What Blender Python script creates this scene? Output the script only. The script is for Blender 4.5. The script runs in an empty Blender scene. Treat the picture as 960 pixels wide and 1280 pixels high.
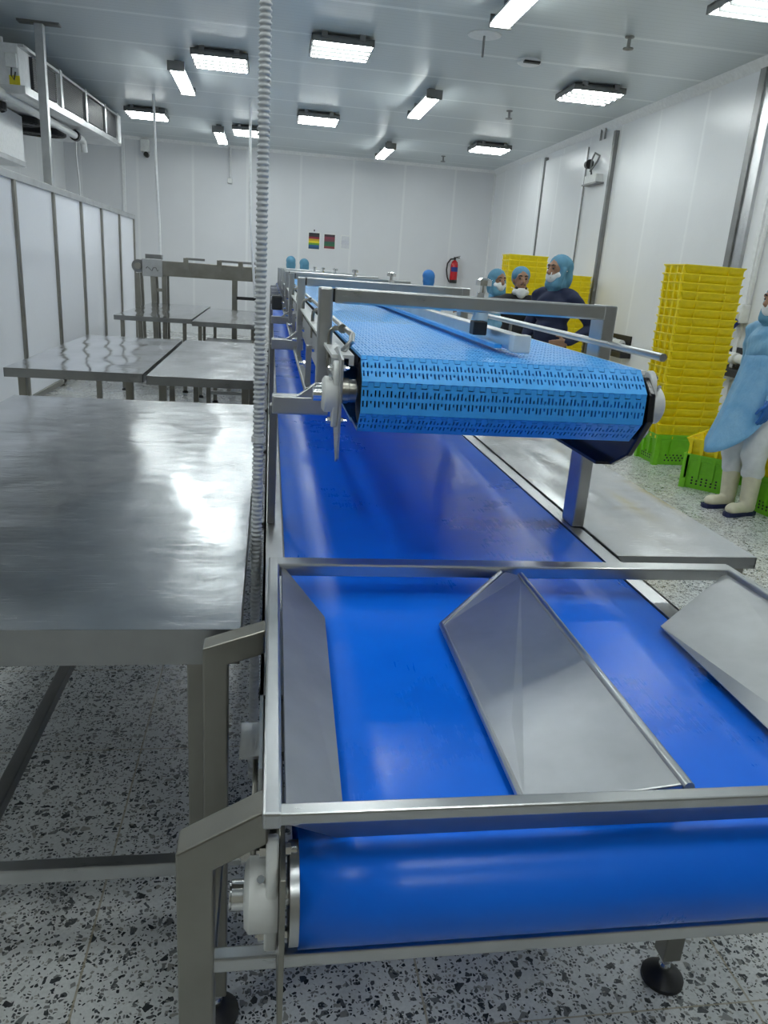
import bpy, bmesh, math, random
from mathutils import Vector, Matrix, Euler
random.seed(7)
SC = bpy.context.scene
COL = SC.collection
PI = math.pi
V = Vector

# ------------------------------------------------------------------ materials
def _mat(name):
    m = bpy.data.materials.new(name); m.use_nodes = True
    nt = m.node_tree; b = nt.nodes['Principled BSDF']
    return m, nt, b
def N(nt, t, **kw):
    n = nt.nodes.new(t)
    for k, v in kw.items():
        if k.startswith('i_'): n.inputs[k[2:]].default_value = v
        else: setattr(n, k, v)
    return n
def math_n(nt, op, a, b=None, c=None):
    n = nt.nodes.new('ShaderNodeMath'); n.operation = op
    for i, x in enumerate((a, b, c)):
        if x is None: continue
        if isinstance(x, (int, float)): n.inputs[i].default_value = x
        else: nt.links.new(x, n.inputs[i])
    return n.outputs[0]
def ramp(nt, fac, stops):
    r = nt.nodes.new('ShaderNodeValToRGB'); e = r.color_ramp.elements
    while len(e) < len(stops): e.new(0.5)
    for i, (p, c) in enumerate(stops):
        e[i].position = p; e[i].color = (*c, 1) if len(c) == 3 else c
    nt.links.new(fac, r.inputs[0]); return r.outputs[0]
def mixc(nt, fac, a, b):
    n = nt.nodes.new('ShaderNodeMix'); n.data_type = 'RGBA'
    for k, x in ((0, fac), (6, a), (7, b)):
        if isinstance(x, (int, float)): n.inputs[k].default_value = x
        elif isinstance(x, tuple): n.inputs[k].default_value = (*x, 1) if len(x) == 3 else x
        else: nt.links.new(x, n.inputs[k])
    return n.outputs[2]
def coords(nt, scale=(1, 1, 1), world=False):
    mp = nt.nodes.new('ShaderNodeMapping'); mp.inputs['Scale'].default_value = scale
    if world:
        g = nt.nodes.new('ShaderNodeNewGeometry'); nt.links.new(g.outputs['Position'], mp.inputs[0])
    else:
        t = nt.nodes.new('ShaderNodeTexCoord'); nt.links.new(t.outputs['Object'], mp.inputs[0])
    return mp.outputs[0]
def noise(nt, vec, scale, detail=3, rough=.55):
    n = nt.nodes.new('ShaderNodeTexNoise'); n.inputs['Scale'].default_value = scale
    n.inputs['Detail'].default_value = detail; n.inputs['Roughness'].default_value = rough
    nt.links.new(vec, n.inputs['Vector']); return n.outputs['Fac']
def bump(nt, b, h, strength=.2, dist=.01):
    n = nt.nodes.new('ShaderNodeBump'); n.inputs['Strength'].default_value = strength
    n.inputs['Distance'].default_value = dist
    nt.links.new(h, n.inputs['Height']); nt.links.new(n.outputs[0], b.inputs['Normal'])
def plain(name, col, rough=.5, metal=0., spec=.5, vary=.06, **kw):
    m, nt, b = _mat(name)
    v = coords(nt); f = noise(nt, v, 22, 3)
    c = ramp(nt, f, [(0.3, tuple(x*(1-vary) for x in col)), (.7, tuple(min(1, x*(1+vary)) for x in col))])
    nt.links.new(c, b.inputs['Base Color'])
    b.inputs['Roughness'].default_value = rough; b.inputs['Metallic'].default_value = metal
    b.inputs['Specular IOR Level'].default_value = spec
    for k, x in kw.items(): b.inputs[k].default_value = x
    return m
def steel(name, col=(.55, .56, .57), rough=.27, brush=(60, 3, 60), wav=0., scratch=0., var=.10, spots=0., stain=0., ripple=0.):
    m, nt, b = _mat(name)
    b.inputs['Metallic'].default_value = 1.
    v = coords(nt, brush, world=True); f = noise(nt, v, 6, 4)
    w = coords(nt, world=True); g = noise(nt, w, 5, 4, .6)
    c = ramp(nt, g, [(.25, tuple(x*.80 for x in col)), (.55, col), (.8, tuple(min(1, x*1.12) for x in col))])
    if spots:
        s = ramp(nt, noise(nt, w, 9, 5, .65), [(.56, (0, 0, 0)), (.70, (1, 1, 1))])
        c = mixc(nt, math_n(nt, 'MULTIPLY', s, spots), c, (.75, .77, .80))
    if stain:
        s2 = ramp(nt, noise(nt, coords(nt, (1.6, 3.2, 1), world=True), 1.5, 4, .6), [(.60, (0, 0, 0)), (.68, (1, 1, 1))])
        c = mixc(nt, math_n(nt, 'MULTIPLY', s2, stain), c, (.40, .33, .22))
    nt.links.new(c, b.inputs['Base Color'])
    r = math_n(nt, 'ADD', math_n(nt, 'MULTIPLY', math_n(nt, 'SUBTRACT', f, .5), var*2), rough)
    r = math_n(nt, 'ADD', r, math_n(nt, 'MULTIPLY', math_n(nt, 'SUBTRACT', g, .5), var*1.6))
    nt.links.new(math_n(nt, 'MAXIMUM', r, .06), b.inputs['Roughness'])
    h = math_n(nt, 'MULTIPLY', f, .00005)
    if wav:
        h = math_n(nt, 'ADD', h, math_n(nt, 'MULTIPLY', noise(nt, w, 2.2, 2, .5), wav))
        if ripple: h = math_n(nt, 'ADD', h, math_n(nt, 'MULTIPLY', noise(nt, coords(nt, (1., 1.7, 1.), world=True), 7.5, 2, .5), ripple))
    if scratch:
        for ang, sc in ((.35, 1.), (-.9, .8)):
            mp = nt.nodes.new('ShaderNodeMapping'); mp.inputs['Rotation'].default_value = (0, 0, ang)
            mp.inputs['Scale'].default_value = (2.5, 90*sc, 30)
            nt.links.new(w, mp.inputs[0])
            k = ramp(nt, noise(nt, mp.outputs[0], 1.7, 2), [(.62, (0, 0, 0)), (.70, (1, 1, 1))])
            h = math_n(nt, 'SUBTRACT', h, math_n(nt, 'MULTIPLY', k, scratch))
    bump(nt, b, h, .5, 1.)
    return m
def emit(name, col, s):
    m, nt, b = _mat(name)
    e = N(nt, 'ShaderNodeEmission'); e.inputs[0].default_value = (*col, 1); e.inputs[1].default_value = s
    nt.links.new(e.outputs[0], nt.nodes['Material Output'].inputs[0]); return m
def terrazzo():
    m, nt, b = _mat('terrazzo floor')
    w = coords(nt, world=True)
    dn = nt.nodes.new('ShaderNodeTexNoise'); dn.inputs['Scale'].default_value = 60
    nt.links.new(w, dn.inputs['Vector'])
    vm = nt.nodes.new('ShaderNodeVectorMath'); vm.operation = 'MULTIPLY_ADD'
    nt.links.new(dn.outputs['Color'], vm.inputs[0]); vm.inputs[1].default_value = (.009, .009, 0); nt.links.new(w, vm.inputs[2])
    col = None
    base = ramp(nt, noise(nt, w, 120, 3), [(.3, (.66, .67, .66)), (.7, (.80, .81, .80))])
    big = ramp(nt, noise(nt, w, 1.1, 3), [(.3, (.86, .86, .86)), (.7, (1., 1., 1.))])
    mm = nt.nodes.new('ShaderNodeMix'); mm.data_type = 'RGBA'; mm.blend_type = 'MULTIPLY'; mm.inputs[0].default_value = 1
    nt.links.new(base, mm.inputs[6]); nt.links.new(big, mm.inputs[7]); col = mm.outputs[2]
    for sc, thr, keep in ((46, .10, .20), (75, .12, .26), (120, .10, .40)):
        vo = nt.nodes.new('ShaderNodeTexVoronoi'); ve = nt.nodes.new('ShaderNodeTexVoronoi'); ve.feature = 'DISTANCE_TO_EDGE'
        for q in (vo, ve):
            q.inputs['Scale'].default_value = sc; q.voronoi_dimensions = '2D'; nt.links.new(vm.outputs[0], q.inputs['Vector'])
        sep = nt.nodes.new('ShaderNodeSeparateColor'); nt.links.new(vo.outputs['Color'], sep.inputs[0])
        inside = math_n(nt, 'GREATER_THAN', ve.outputs['Distance'], math_n(nt, 'ADD', math_n(nt, 'MULTIPLY', sep.outputs[1], .18), thr))
        pick = math_n(nt, 'LESS_THAN', sep.outputs[0], keep)
        chip = ramp(nt, sep.outputs[2], [(0., (.03, .033, .036)), (.35, (.08, .085, .09)), (.65, (.20, .205, .205)), (.95, (.36, .35, .32))])
        col = mixc(nt, math_n(nt, 'MULTIPLY', inside, pick), col, chip)
    sx = nt.nodes.new('ShaderNodeSeparateXYZ'); nt.links.new(w, sx.inputs[0])
    jx = math_n(nt, 'ABSOLUTE', math_n(nt, 'SUBTRACT', math_n(nt, 'MODULO', math_n(nt, 'ADD', sx.outputs[0], 31.4+.40+.3925), .785), .3925))
    jy = math_n(nt, 'ABSOLUTE', math_n(nt, 'SUBTRACT', math_n(nt, 'MODULO', math_n(nt, 'ADD', sx.outputs[1], 30-1.335+.2675+.09), .535), .2675))
    j = math_n(nt, 'MAXIMUM', math_n(nt, 'LESS_THAN', jx, .0028), math_n(nt, 'LESS_THAN', jy, .0022))
    col = mixc(nt, math_n(nt, 'MULTIPLY', j, .75), col, (.36, .31, .22))
    nt.links.new(col, b.inputs['Base Color'])
    nt.links.new(ramp(nt, noise(nt, w, 1.6, 4), [(.35, (.14, .14, .14)), (.7, (.42, .42, .42))]), b.inputs['Roughness'])
    bump(nt, b, math_n(nt, 'SUBTRACT', noise(nt, w, 14, 2), math_n(nt, 'MULTIPLY', j, .4)), .06, .004)
    return m
def panel_mat(name, col, axis, pitch, off, seamw, seamcol, ribs=0., rough=.35, emboss=0., rpitch=.1, seamfac=1.):
    m, nt, b = _mat(name)
    w = coords(nt, world=True)
    sx = nt.nodes.new('ShaderNodeSeparateXYZ'); nt.links.new(w, sx.inputs[0])
    p = sx.outputs[axis]
    def saw(pt, of): return math_n(nt, 'ABSOLUTE', math_n(nt, 'SUBTRACT', math_n(nt, 'MODULO', math_n(nt, 'ADD', p, 50*pt-of+pt/2), pt), pt/2))
    seam = math_n(nt, 'LESS_THAN', saw(pitch, off), seamw/2)
    g = ramp(nt, noise(nt, w, .8, 4), [(.3, tuple(x*.94 for x in col)), (.7, col)])
    c = mixc(nt, math_n(nt, 'MULTIPLY', seam, seamfac), g, seamcol)
    h = math_n(nt, 'MULTIPLY', seam, .5)
    if ribs:
        rb = math_n(nt, 'LESS_THAN', saw(rpitch, off), .006)
        h = math_n(nt, 'SUBTRACT', h, math_n(nt, 'MULTIPLY', rb, ribs))
        c = mixc(nt, math_n(nt, 'MULTIPLY', rb, .25), c, tuple(x*.6 for x in col))
    if emboss:
        h = math_n(nt, 'ADD', h, math_n(nt, 'MULTIPLY', noise(nt, w, 28, 2), emboss))
    nt.links.new(c, b.inputs['Base Color']); b.inputs['Roughness'].default_value = rough
    bump(nt, b, h, .25, .012)
    return m

M = {}
M['steel'] = steel('brushed steel', rough=.30, var=.05)
M['steel_x'] = steel('steel tube', brush=(3, 60, 60), rough=.30, col=(.54, .55, .555), var=.05)
M['steel_warm'] = steel('warm grey steel', col=(.30, .29, .26), rough=.33, brush=(50, 50, 2), var=.07)  # warm dark grey tone for legs, end plates and brackets
M['steel_table'] = steel('table steel', col=(.52, .535, .555), rough=.19, brush=(4, 70, 60), wav=.012, scratch=.00016, var=.09, spots=.14, ripple=.0022)
M['steel_wet'] = steel('wet table steel', col=(.50, .515, .535), rough=.12, brush=(4, 70, 60), wav=.016, scratch=0, var=.05, spots=.10, ripple=.0025)
M['steel_stained'] = steel('stained table steel', col=(.56, .57, .58), rough=.24, brush=(4, 70, 60), wav=.008, scratch=0, var=.08, spots=.1, stain=.55, ripple=.001)
M['steel_plate'] = steel('scratched plate', col=(.50, .51, .52), rough=.44, brush=(8, 14, 8), wav=.002, scratch=.00004, var=.03)
M['steel_dark'] = steel('dark steel', col=(.25, .25, .25), rough=.42)
M['chrome'] = plain('bright bolt metal', (.72, .72, .72), .18, 1.)
M['alu'] = steel('aluminium profile', col=(.66, .67, .68), rough=.34, brush=(50, 3, 50))
M['white'] = plain('white painted metal', (.78, .79, .80), .38)
M['white_pl'] = plain('white plastic', (.74, .75, .74), .35)
M['wear'] = plain('white wear strip plastic', (.72, .73, .72), .3)
M['black'] = plain('black rubber', (.015, .015, .016), .45)
M['black_gl'] = plain('black plastic plate', (.012, .013, .016), .22)
M['dark'] = plain('dark interior', (.02, .022, .025), .6)
M['mblue'] = plain('light blue modular plastic', (.05, .40, .96), .34)
M['yellow'] = plain('yellow crate plastic', (.92, .74, .008), .38)
M['green'] = plain('green crate plastic', (.20, .58, .02), .40)
M['net'] = plain('blue bouffant fabric', (.10, .27, .40), .7)
M['netdark'] = plain('deep blue bouffant fabric', (.03, .17, .48), .7)
M['mask'] = plain('white mask fabric', (.80, .82, .83), .7)
M['skin'] = plain('skin', (.33, .18, .11), .5)
M['navy'] = plain('navy cloth', (.010, .017, .055), .75)
M['blackcloth'] = plain('black cloth', (.010, .011, .015), .8)
M['whitecloth'] = plain('white cloth', (.72, .74, .76), .8)
M['boot'] = plain('cream rubber boot', (.70, .66, .50), .4)
M['sole'] = plain('navy rubber sole', (.012, .018, .075), .5)
M['glove'] = plain('blue nitrile glove', (.015, .12, .42), .38)
M['red'] = plain('red extinguisher paint', (.50, .012, .02), .25)
M['sockblue'] = plain('socket blue', (.01, .03, .22), .4)
M['cable'] = plain('white conduit', (.74, .75, .76), .4)
M['conduit'] = plain('grey corrugated conduit', (.55, .57, .59), .42)
M['sticker'] = plain('yellow sticker', (.80, .68, .02), .5)
M['ptfe'] = plain('translucent plastic spacer', (.50, .60, .66), .3)
M['tube_on'] = emit('lit tube', (.93, 1.0, .98), 36.)
M['added_fin'] = plain('grey lamp louvre', (.06, .065, .065), .5)
M['lamp_grey'] = plain('grey lamp housing', (.16, .165, .165), .55)
M['gold'] = plain('dull gold thread', (.22, .15, .04), .6)
M['steel_skirt'] = steel('darkened table edge steel', col=(.36, .365, .37), rough=.30, brush=(3, 60, 60), var=.06)  # same table steel, with the dark floor reflection put into its colour
M['reflector'] = plain('lamp reflector', (.85, .86, .86), .3)
# smooth blue belt
def beltmat():
    m, nt, b = _mat('smooth blue belt')
    w = coords(nt, world=True)
    st = coords(nt, (70, 2.5, 20), world=True)
    f = noise(nt, st, 3, 4); g = noise(nt, w, 3.0, 5, .6)
    c = ramp(nt, g, [(.3, (.002, .135, .76)), (.7, (.003, .175, .90))])
    nt.links.new(c, b.inputs['Base Color'])
    r = math_n(nt, 'ADD', math_n(nt, 'MULTIPLY', f, .05), math_n(nt, 'MULTIPLY', g, .30))
    nt.links.new(math_n(nt, 'ADD', r, .13), b.inputs['Roughness'])
    bump(nt, b, noise(nt, w, 6, 2), .10, .004)
    b.inputs['Specular IOR Level'].default_value = .36
    return m
M['belt'] = beltmat()
# translucent gown
def gownmat():
    m, nt, b = _mat('pale blue disposable gown')
    w = coords(nt); f = noise(nt, w, 9, 4)
    nt.links.new(ramp(nt, f, [(.3, (.20, .50, .80)), (.7, (.36, .66, .90))]), b.inputs['Base Color'])
    b.inputs['Roughness'].default_value = .38
    bump(nt, b, noise(nt, coords(nt, (3, 3, 1)), 10, 3), .6, .02)
    tr = N(nt, 'ShaderNodeBsdfTranslucent'); tr.inputs[0].default_value = (.25, .6, .9, 1)
    mx = N(nt, 'ShaderNodeMixShader'); mx.inputs[0].default_value = .3
    nt.links.new(b.outputs[0], mx.inputs[1]); nt.links.new(tr.outputs[0], mx.inputs[2])
    nt.links.new(mx.outputs[0], nt.nodes['Material Output'].inputs[0])
    return m
M['gown'] = gownmat()
M['floor'] = terrazzo()
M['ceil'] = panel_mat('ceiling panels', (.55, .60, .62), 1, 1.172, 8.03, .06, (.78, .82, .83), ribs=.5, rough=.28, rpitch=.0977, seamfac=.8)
M['wall_r'] = panel_mat('wall panels right', (.80, .81, .825), 1, 1.15, 10.32, .05, (.84, .85, .86), rough=.30, emboss=.35)
M['wall_b'] = panel_mat('wall panels back', (.72, .73, .76), 0, 1.15, .62, .05, (.76, .77, .79), rough=.32, emboss=.1)
M['wall_f'] = panel_mat('darkened front wall', (.36, .34, .29), 0, 1.15, .62, .05, (.28, .26, .22), rough=.5)  # unseen front wall, coloured darker so steel facing it reflects a dim room
M['partition'] = plain('white partition sheet', (.87, .89, .96), .20, vary=.008)

# ------------------------------------------------------------------ mesh helpers
def new(): return bmesh.new()
def box(bm, x0, x1, y0, y1, z0, z1):
    vs = [bm.verts.new(p) for p in ((x0,y0,z0),(x1,y0,z0),(x1,y1,z0),(x0,y1,z0),(x0,y0,z1),(x1,y0,z1),(x1,y1,z1),(x0,y1,z1))]
    for f in ((0,3,2,1),(4,5,6,7),(0,1,5,4),(1,2,6,5),(2,3,7,6),(3,0,4,7)): bm.faces.new([vs[i] for i in f])
    return bm
def beam(bm, p0, p1, w, h, up=(0, 0, 1)):
    p0, p1 = V(p0), V(p1); d = (p1-p0).normalized(); u = V(up)
    if abs(d.dot(u)) > .98: u = V((0, 1, 0))
    s = d.cross(u).normalized(); u = s.cross(d).normalized()
    vs = []
    for p in (p0, p1):
        for a, b in ((-1,-1),(1,-1),(1,1),(-1,1)): vs.append(bm.verts.new(p+s*a*w/2+u*b*h/2))
    for f in ((3,2,1,0),(4,5,6,7),(0,1,5,4),(1,2,6,5),(2,3,7,6),(3,0,4,7)): bm.faces.new([vs[i] for i in f])
    return bm
def frame_of(d):
    d = d.normalized(); a = V((0,0,1)) if abs(d.z) < .9 else V((1,0,0))
    s = d.cross(a).normalized(); return s, s.cross(d).normalized()
def tube(bm, pts, r, n=10, caps=True):
    pts = [V(p) for p in pts]; rs = r if isinstance(r, (list, tuple)) else [r]*len(pts)
    rings = []; s = u = None
    for i, p in enumerate(pts):
        d = (pts[min(i+1, len(pts)-1)]-pts[max(i-1, 0)])
        if d.length < 1e-9: d = V((0,0,1))
        if s is None: s, u = frame_of(d)
        else:
            dn = d.normalized(); s = (s-dn*s.dot(dn)).normalized(); u = s.cross(dn).normalized()
        rings.append([bm.verts.new(p+(s*math.cos(2*PI*k/n)+u*math.sin(2*PI*k/n))*rs[i]) for k in range(n)])
    for a, b in zip(rings, rings[1:]):
        for k in range(n): bm.faces.new((a[k], a[(k+1)%n], b[(k+1)%n], b[k]))
    if caps:
        bm.faces.new(rings[0][::-1]); bm.faces.new(rings[-1])
    return bm
def cyl(bm, p0, p1, r0, r1=None, n=20): return tube(bm, [p0, p1], [r0, r0 if r1 is None else r1], n)
def lathe(bm, prof, c=(0,0,0), axis='z', n=24):
    c = V(c); rings = []
    for r, t in prof:
        ring = []
        for k in range(n):
            a = 2*PI*k/n; x, y = r*math.cos(a), r*math.sin(a)
            ring.append(bm.verts.new(c+(V((x, y, t)) if axis == 'z' else V((t, x, y)) if axis == 'x' else V((y, t, x)))))
        rings.append(ring)
    for a, b in zip(rings, rings[1:]):
        for k in range(n): bm.faces.new((a[k], a[(k+1)%n], b[(k+1)%n], b[k]))
    bm.faces.new(rings[0][::-1]); bm.faces.new(rings[-1]); return bm
def prism(bm, poly, ax, t0, t1):
    """extrude a 2-D polygon along axis ax (0: poly is (y,z), 1: (x,z), 2: (x,y))"""
    def P(p, t): return (t, p[0], p[1]) if ax == 0 else (p[0], t, p[1]) if ax == 1 else (p[0], p[1], t)
    a = [bm.verts.new(P(p, t0)) for p in poly]; b = [bm.verts.new(P(p, t1)) for p in poly]
    n = len(poly)
    bm.faces.new(a[::-1]); bm.faces.new(b)
    for k in range(n): bm.faces.new((a[k], a[(k+1)%n], b[(k+1)%n], b[k]))
    return bm
def sheet(bm, pts, t):
    """thick plate from a planar-ish polygon, thickened along its normal"""
    pts = [V(p) for p in pts]; n = V((0,0,0))
    for i in range(len(pts)): n += pts[i].cross(pts[(i+1)%len(pts)])
    n.normalize()
    a = [bm.verts.new(p) for p in pts]; b = [bm.verts.new(p-n*t) for p in pts]; k = len(pts)
    bm.faces.new(a); bm.faces.new(b[::-1])
    for i in range(k): bm.faces.new((a[(i+1)%k], a[i], b[i], b[(i+1)%k]))
    return bm
def ellip(bm, c, r, rot=None, seg=16, rings=10):
    mat = Matrix.Translation(V(c)) @ (rot.to_4x4() if rot else Matrix.Identity(4)) @ Matrix.Diagonal((*r, 1))
    bmesh.ops.create_uvsphere(bm, u_segments=seg, v_segments=rings, radius=1, matrix=mat); return bm
def hexbolt(bm, c, axis, r=.008, h=.008, shank=.012):
    a = V(axis).normalized(); c = V(c)
    tube(bm, [c, c+a*h], r, 6); tube(bm, [c+a*h, c+a*(h+shank)], r*.55, 8); return bm

def obj(name, bm, mat, parent=None, smooth=False, bev=0., recalc=True):
    if recalc: bmesh.ops.recalc_face_normals(bm, faces=bm.faces)
    me = bpy.data.meshes.new(name); bm.to_mesh(me); bm.free()
    me.materials.append(M[mat] if isinstance(mat, str) else mat)
    o = bpy.data.objects.new(name, me); COL.objects.link(o)
    if parent is not None: o.parent = parent
    if smooth:
        for p in me.polygons: p.use_smooth = True
        if smooth != 'all':
            me.set_sharp_from_angle(angle=math.radians(40))
    if bev:
        b = o.modifiers.new('bevel', 'BEVEL'); b.width = bev; b.segments = 2; b.limit_method = 'ANGLE'; b.angle_limit = math.radians(35)
    return o
def thing(name, label, cat, loc=(0,0,0), rotz=0, group=None):
    o = bpy.data.objects.new(name, None); COL.objects.link(o); o.location = loc; o.rotation_euler = (0, 0, rotz)
    o.empty_display_size = .1
    return tag(o, label, cat, group)
def tag(o, label, cat, group=None):
    o['label'] = label; o['category'] = cat
    if group: o['group'] = group
    return o
def struct(name, bm, mat, bev=0., parent=None):
    o = obj(name, bm, mat, parent, bev=bev)
    if parent is None: o['kind'] = 'structure'
    return o
def dup(root, loc, rotz=None, label=None, group=None):
    r = root.copy(); COL.objects.link(r); r.location = loc
    if rotz is not None: r.rotation_euler = (0, 0, rotz)
    if label: r['label'] = label
    if group: r['group'] = group
    for ch in list(root.children):
        c = ch.copy(); COL.objects.link(c); c.parent = r
        for g in ch.children:
            d = g.copy(); COL.objects.link(d); d.parent = c
    return r
def at(bm, off):
    bmesh.ops.translate(bm, verts=bm.verts, vec=V(off)); return bm

# ------------------------------------------------------------------ room
XL, XR, YF, YB, ZC = -4.3, 5.0, -3.2, 18.0, 3.95
struct('floor', box(new(), XL-.1, XR+.1, YF-.1, YB+.1, -.12, 0), 'floor')
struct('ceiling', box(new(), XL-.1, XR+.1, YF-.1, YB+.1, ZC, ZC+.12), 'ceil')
struct('wall_back', box(new(), XL-.1, XR+.1, YB, YB+.1, 0, ZC), 'wall_b')
struct('wall_right', box(new(), XR, XR+.1, YF, YB, 0, ZC), 'wall_r')
struct('wall_left', box(new(), XL-.1, XL, YF, YB, 0, ZC), 'wall_r')
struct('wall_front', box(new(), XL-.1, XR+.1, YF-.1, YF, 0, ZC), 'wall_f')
# cove strips and corner trims
b = new(); prism(b, [(XR, ZC-.09), (XR, ZC), (XR-.09, ZC)], 1, YF, YB); struct('trim_1', b, 'white')
b = new(); prism(b, [(YB, ZC-.06), (YB, ZC), (YB-.06, ZC)], 0, XL, XR); struct('trim_2', b, 'white')
struct('trim_3', box(new(), XR-.03, XR, YB-.03, YB, 0, ZC-.05), 'white')
struct('trim_4', box(new(), -3.14, -3.08, YB-.03, YB, 0, ZC-.05), 'white')
struct('baseboard_right', prism(new(), [(XR, 0), (XR, .25), (XR-.10, .20), (XR-.10, 0)], 1, 4.0, YB), 'white')
struct('baseboard_back', prism(new(), [(YB, 0), (YB, .25), (YB-.10, .20), (YB-.10, 0)], 0, XL, XR), 'white')
# insulated sliding door on the right wall, its bright steel edge strips
d1 = struct('door_1', box(new(), XR-.05, XR, 11.62, 14.52, .0, 3.74), 'wall_r', bev=.006)
obj('door_edge', box(new(), XR-.062, XR-.005, 11.55, 11.62, .0, 3.80), 'steel_dark', d1)
obj('door_edge', box(new(), XR-.062, XR-.005, 14.52, 14.59, .0, 3.80), 'steel_dark', d1)
struct('trim_5', box(new(), XR-.04, XR, 7.86, 8.03, .25, ZC-.1), 'steel', bev=.004)
struct('trim_6', box(new(), XR-.06, XR, 8.03, 8.13, .25, ZC-.1), 'steel_dark')
struct('trim_7', box(new(), XR-.03, XR, 7.62, 7.68, .25, ZC-.1), 'white')

# ------------------------------------------------------------------ ceiling lamps
def panel_lamp(label):
    t = thing('ceiling_lamp', label, 'ceiling light', (0, 0, ZC), 0, 'four tube ceiling panels')
    b = new(); s = .33
    box(b, -s, s, -s, s, -.05, -.03)
    for a0, a1, c0, c1 in ((-s, s, -s, -s+.012), (-s, s, s-.012, s), (-s, -s+.012, -s, s), (s-.012, s, -s, s)): box(b, a0, a1, c0, c1, -.098, -.03)
    obj('housing', b, 'lamp_grey', t)
    for k in range(4):
        y = -.235+k*.157
        obj('tube', tube(new(), [(-.305, y, -.086), (.305, y, -.086)], .032, 8), 'tube_on', t, smooth=True)
    for k in range(3):
        y = -.1565+k*.157
        obj('added_fin', prism(new(), [(y-.022, -.06), (y+.022, -.06), (y+.004, -.120), (y-.004, -.120)], 0, -.312, .312), 'added_fin', t)  # dark fins added so the glowing tubes stay apart as bands
    for sx in (-.2, .2):
        obj('bracket', box(new(), sx-.03, sx+.03, -s-.02, -s+.05, -.06, 0), 'steel_dark', t)
        obj('bracket', box(new(), sx-.03, sx+.03, s-.05, s+.02, -.06, 0), 'steel_dark', t)
    return t
def batten_lamp(label):
    t = thing('batten_lamp', label, 'ceiling light', (0, 0, ZC), 0, 'twin tube battens')
    b = new(); L = .72
    prism(b, [(-.06, -.06), (.06, -.06), (.10, -.12), (.095, -.125), (-.095, -.125), (-.10, -.12)], 1, -L, L)
    obj('housing', b, 'reflector', t)
    for sx in (-.055, .055):
        obj('tube', tube(new(), [(sx, -L+.05, -.14), (sx, L-.05, -.14)], .026, 8), 'tube_on', t, smooth=True)
    for sy in (-1, 1):
        obj('end_cap', box(new(), -.105, .105, sy*(L+.008)-.014, sy*(L+.008)+.014, -.165, -.055), 'steel_dark', t, bev=.004)
        obj('hanger', box(new(), -.045, .045, sy*.5-.02, sy*.5+.02, -.06, 0), 'steel_dark', t)
    return t
panels = [(.71, 9.34, 'four tube ceiling panel beside the corrugated conduit, nearest one over the upper belt'),
          (.71, 13.58, 'four tube ceiling panel over the far end of the upper belt'),
          (-.64, 10.48, 'four tube ceiling panel left of the corrugated conduit, beside a twin tube batten'),
          (-2.12, 14.69, 'four tube ceiling panel hung beside the far end of the cooling unit'),
          (-.40, 15.5, 'four tube ceiling panel partly hidden behind the corrugated conduit'),
          (3.92, 6.56, 'four tube ceiling panel cut by the top right corner of the photo'),
          (3.9, 10.09, 'four tube ceiling panel near the right wall over the tall yellow crate stack'),
          (3.92, 14.75, 'four tube ceiling panel farthest along the right wall')]
battens = [(-1.2, 11.5, 'twin tube batten pointing away, nearest one on the left half'),
           (-.98, 16.0, 'small twin tube batten by the back wall above the wall conduit'),
           (2.06, 11.5, 'twin tube batten pointing away between two ceiling panels, middle of the photo'),
           (2.17, 16.0, 'small twin tube batten farthest away over the belt line'),
           (2.03, 6.95, 'twin tube batten cut by the top edge of the photo')]
off_p = [(.71, 5.0), (.71, .7), (3.92, 2.2), (-2.3, 4.6), (-2.3, .2), (.71, -1.6)]  # last panel, unseen behind the camera, is added to lighten the near floor
off_b = [(2.05, 2.4), (-1.2, 2.4)]
pl = panel_lamp(panels[0][2])
for i, (x, y, l) in enumerate(panels):
    if i == 0: pl.location = (x, y, ZC)
    else: dup(pl, (x, y, ZC), label=l)
for x, y in off_p: dup(pl, (x, y, ZC), label='four tube ceiling panel outside the photo, behind or above the viewpoint')
bl = batten_lamp(battens[0][2])
for i, (x, y, l) in enumerate(battens):
    if i == 0: bl.location = (x, y, ZC)
    else: dup(bl, (x, y, ZC), label=l)
for x, y in off_b: dup(bl, (x, y, ZC), label='twin tube batten outside the photo, behind or above the viewpoint')

# small ceiling things
def sprinkler(x, y, label):
    t = thing('sprinkler', label, 'sprinkler', (x, y, ZC), 0, 'ceiling sprinklers')
    obj('escutcheon', lathe(new(), [(.045, 0), (.045, -.012), (.02, -.02)], n=16), 'steel_dark', t)
    b = new(); cyl(b, (0,0,-.02), (0,0,-.10), .018, n=10); lathe(b, [(.05, -.10), (.05, -.112), (.01, -.12)], n=12)
    obj('head', b, 'steel_dark', t)
sprinkler(3.42, 8.0, 'dark pendent sprinkler on the ceiling, nearest of the three')
sprinkler(3.38, 11.8, 'dark pendent sprinkler between two ceiling panels near the right wall')
sprinkler(3.46, 16.6, 'tiny dark sprinkler close to the back wall')
t = thing('smoke_detector', 'flat round hatch with a dark slit on the ceiling', 'detector', (2.8, 9.2, ZC))
obj('housing', lathe(new(), [(.13, 0), (.13, -.03), (.10, -.045)], n=28), 'white', t, smooth=True)
obj('sensor_slit', box(new(), -.09, .09, -.133, -.08, -.05, -.028), 'black', t)
t = thing('ceiling_pendant', 'short grey rod hanging from a round plate on the ceiling', 'rod', (2.09, 8.5, ZC))
obj('plate', lathe(new(), [(.17, 0), (.17, -.006), (.16, -.01)], n=28), 'white', t)
obj('rod', cyl(new(), (0,0,-.01), (0,0,-.2), .012, n=8), 'steel_dark', t)

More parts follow.
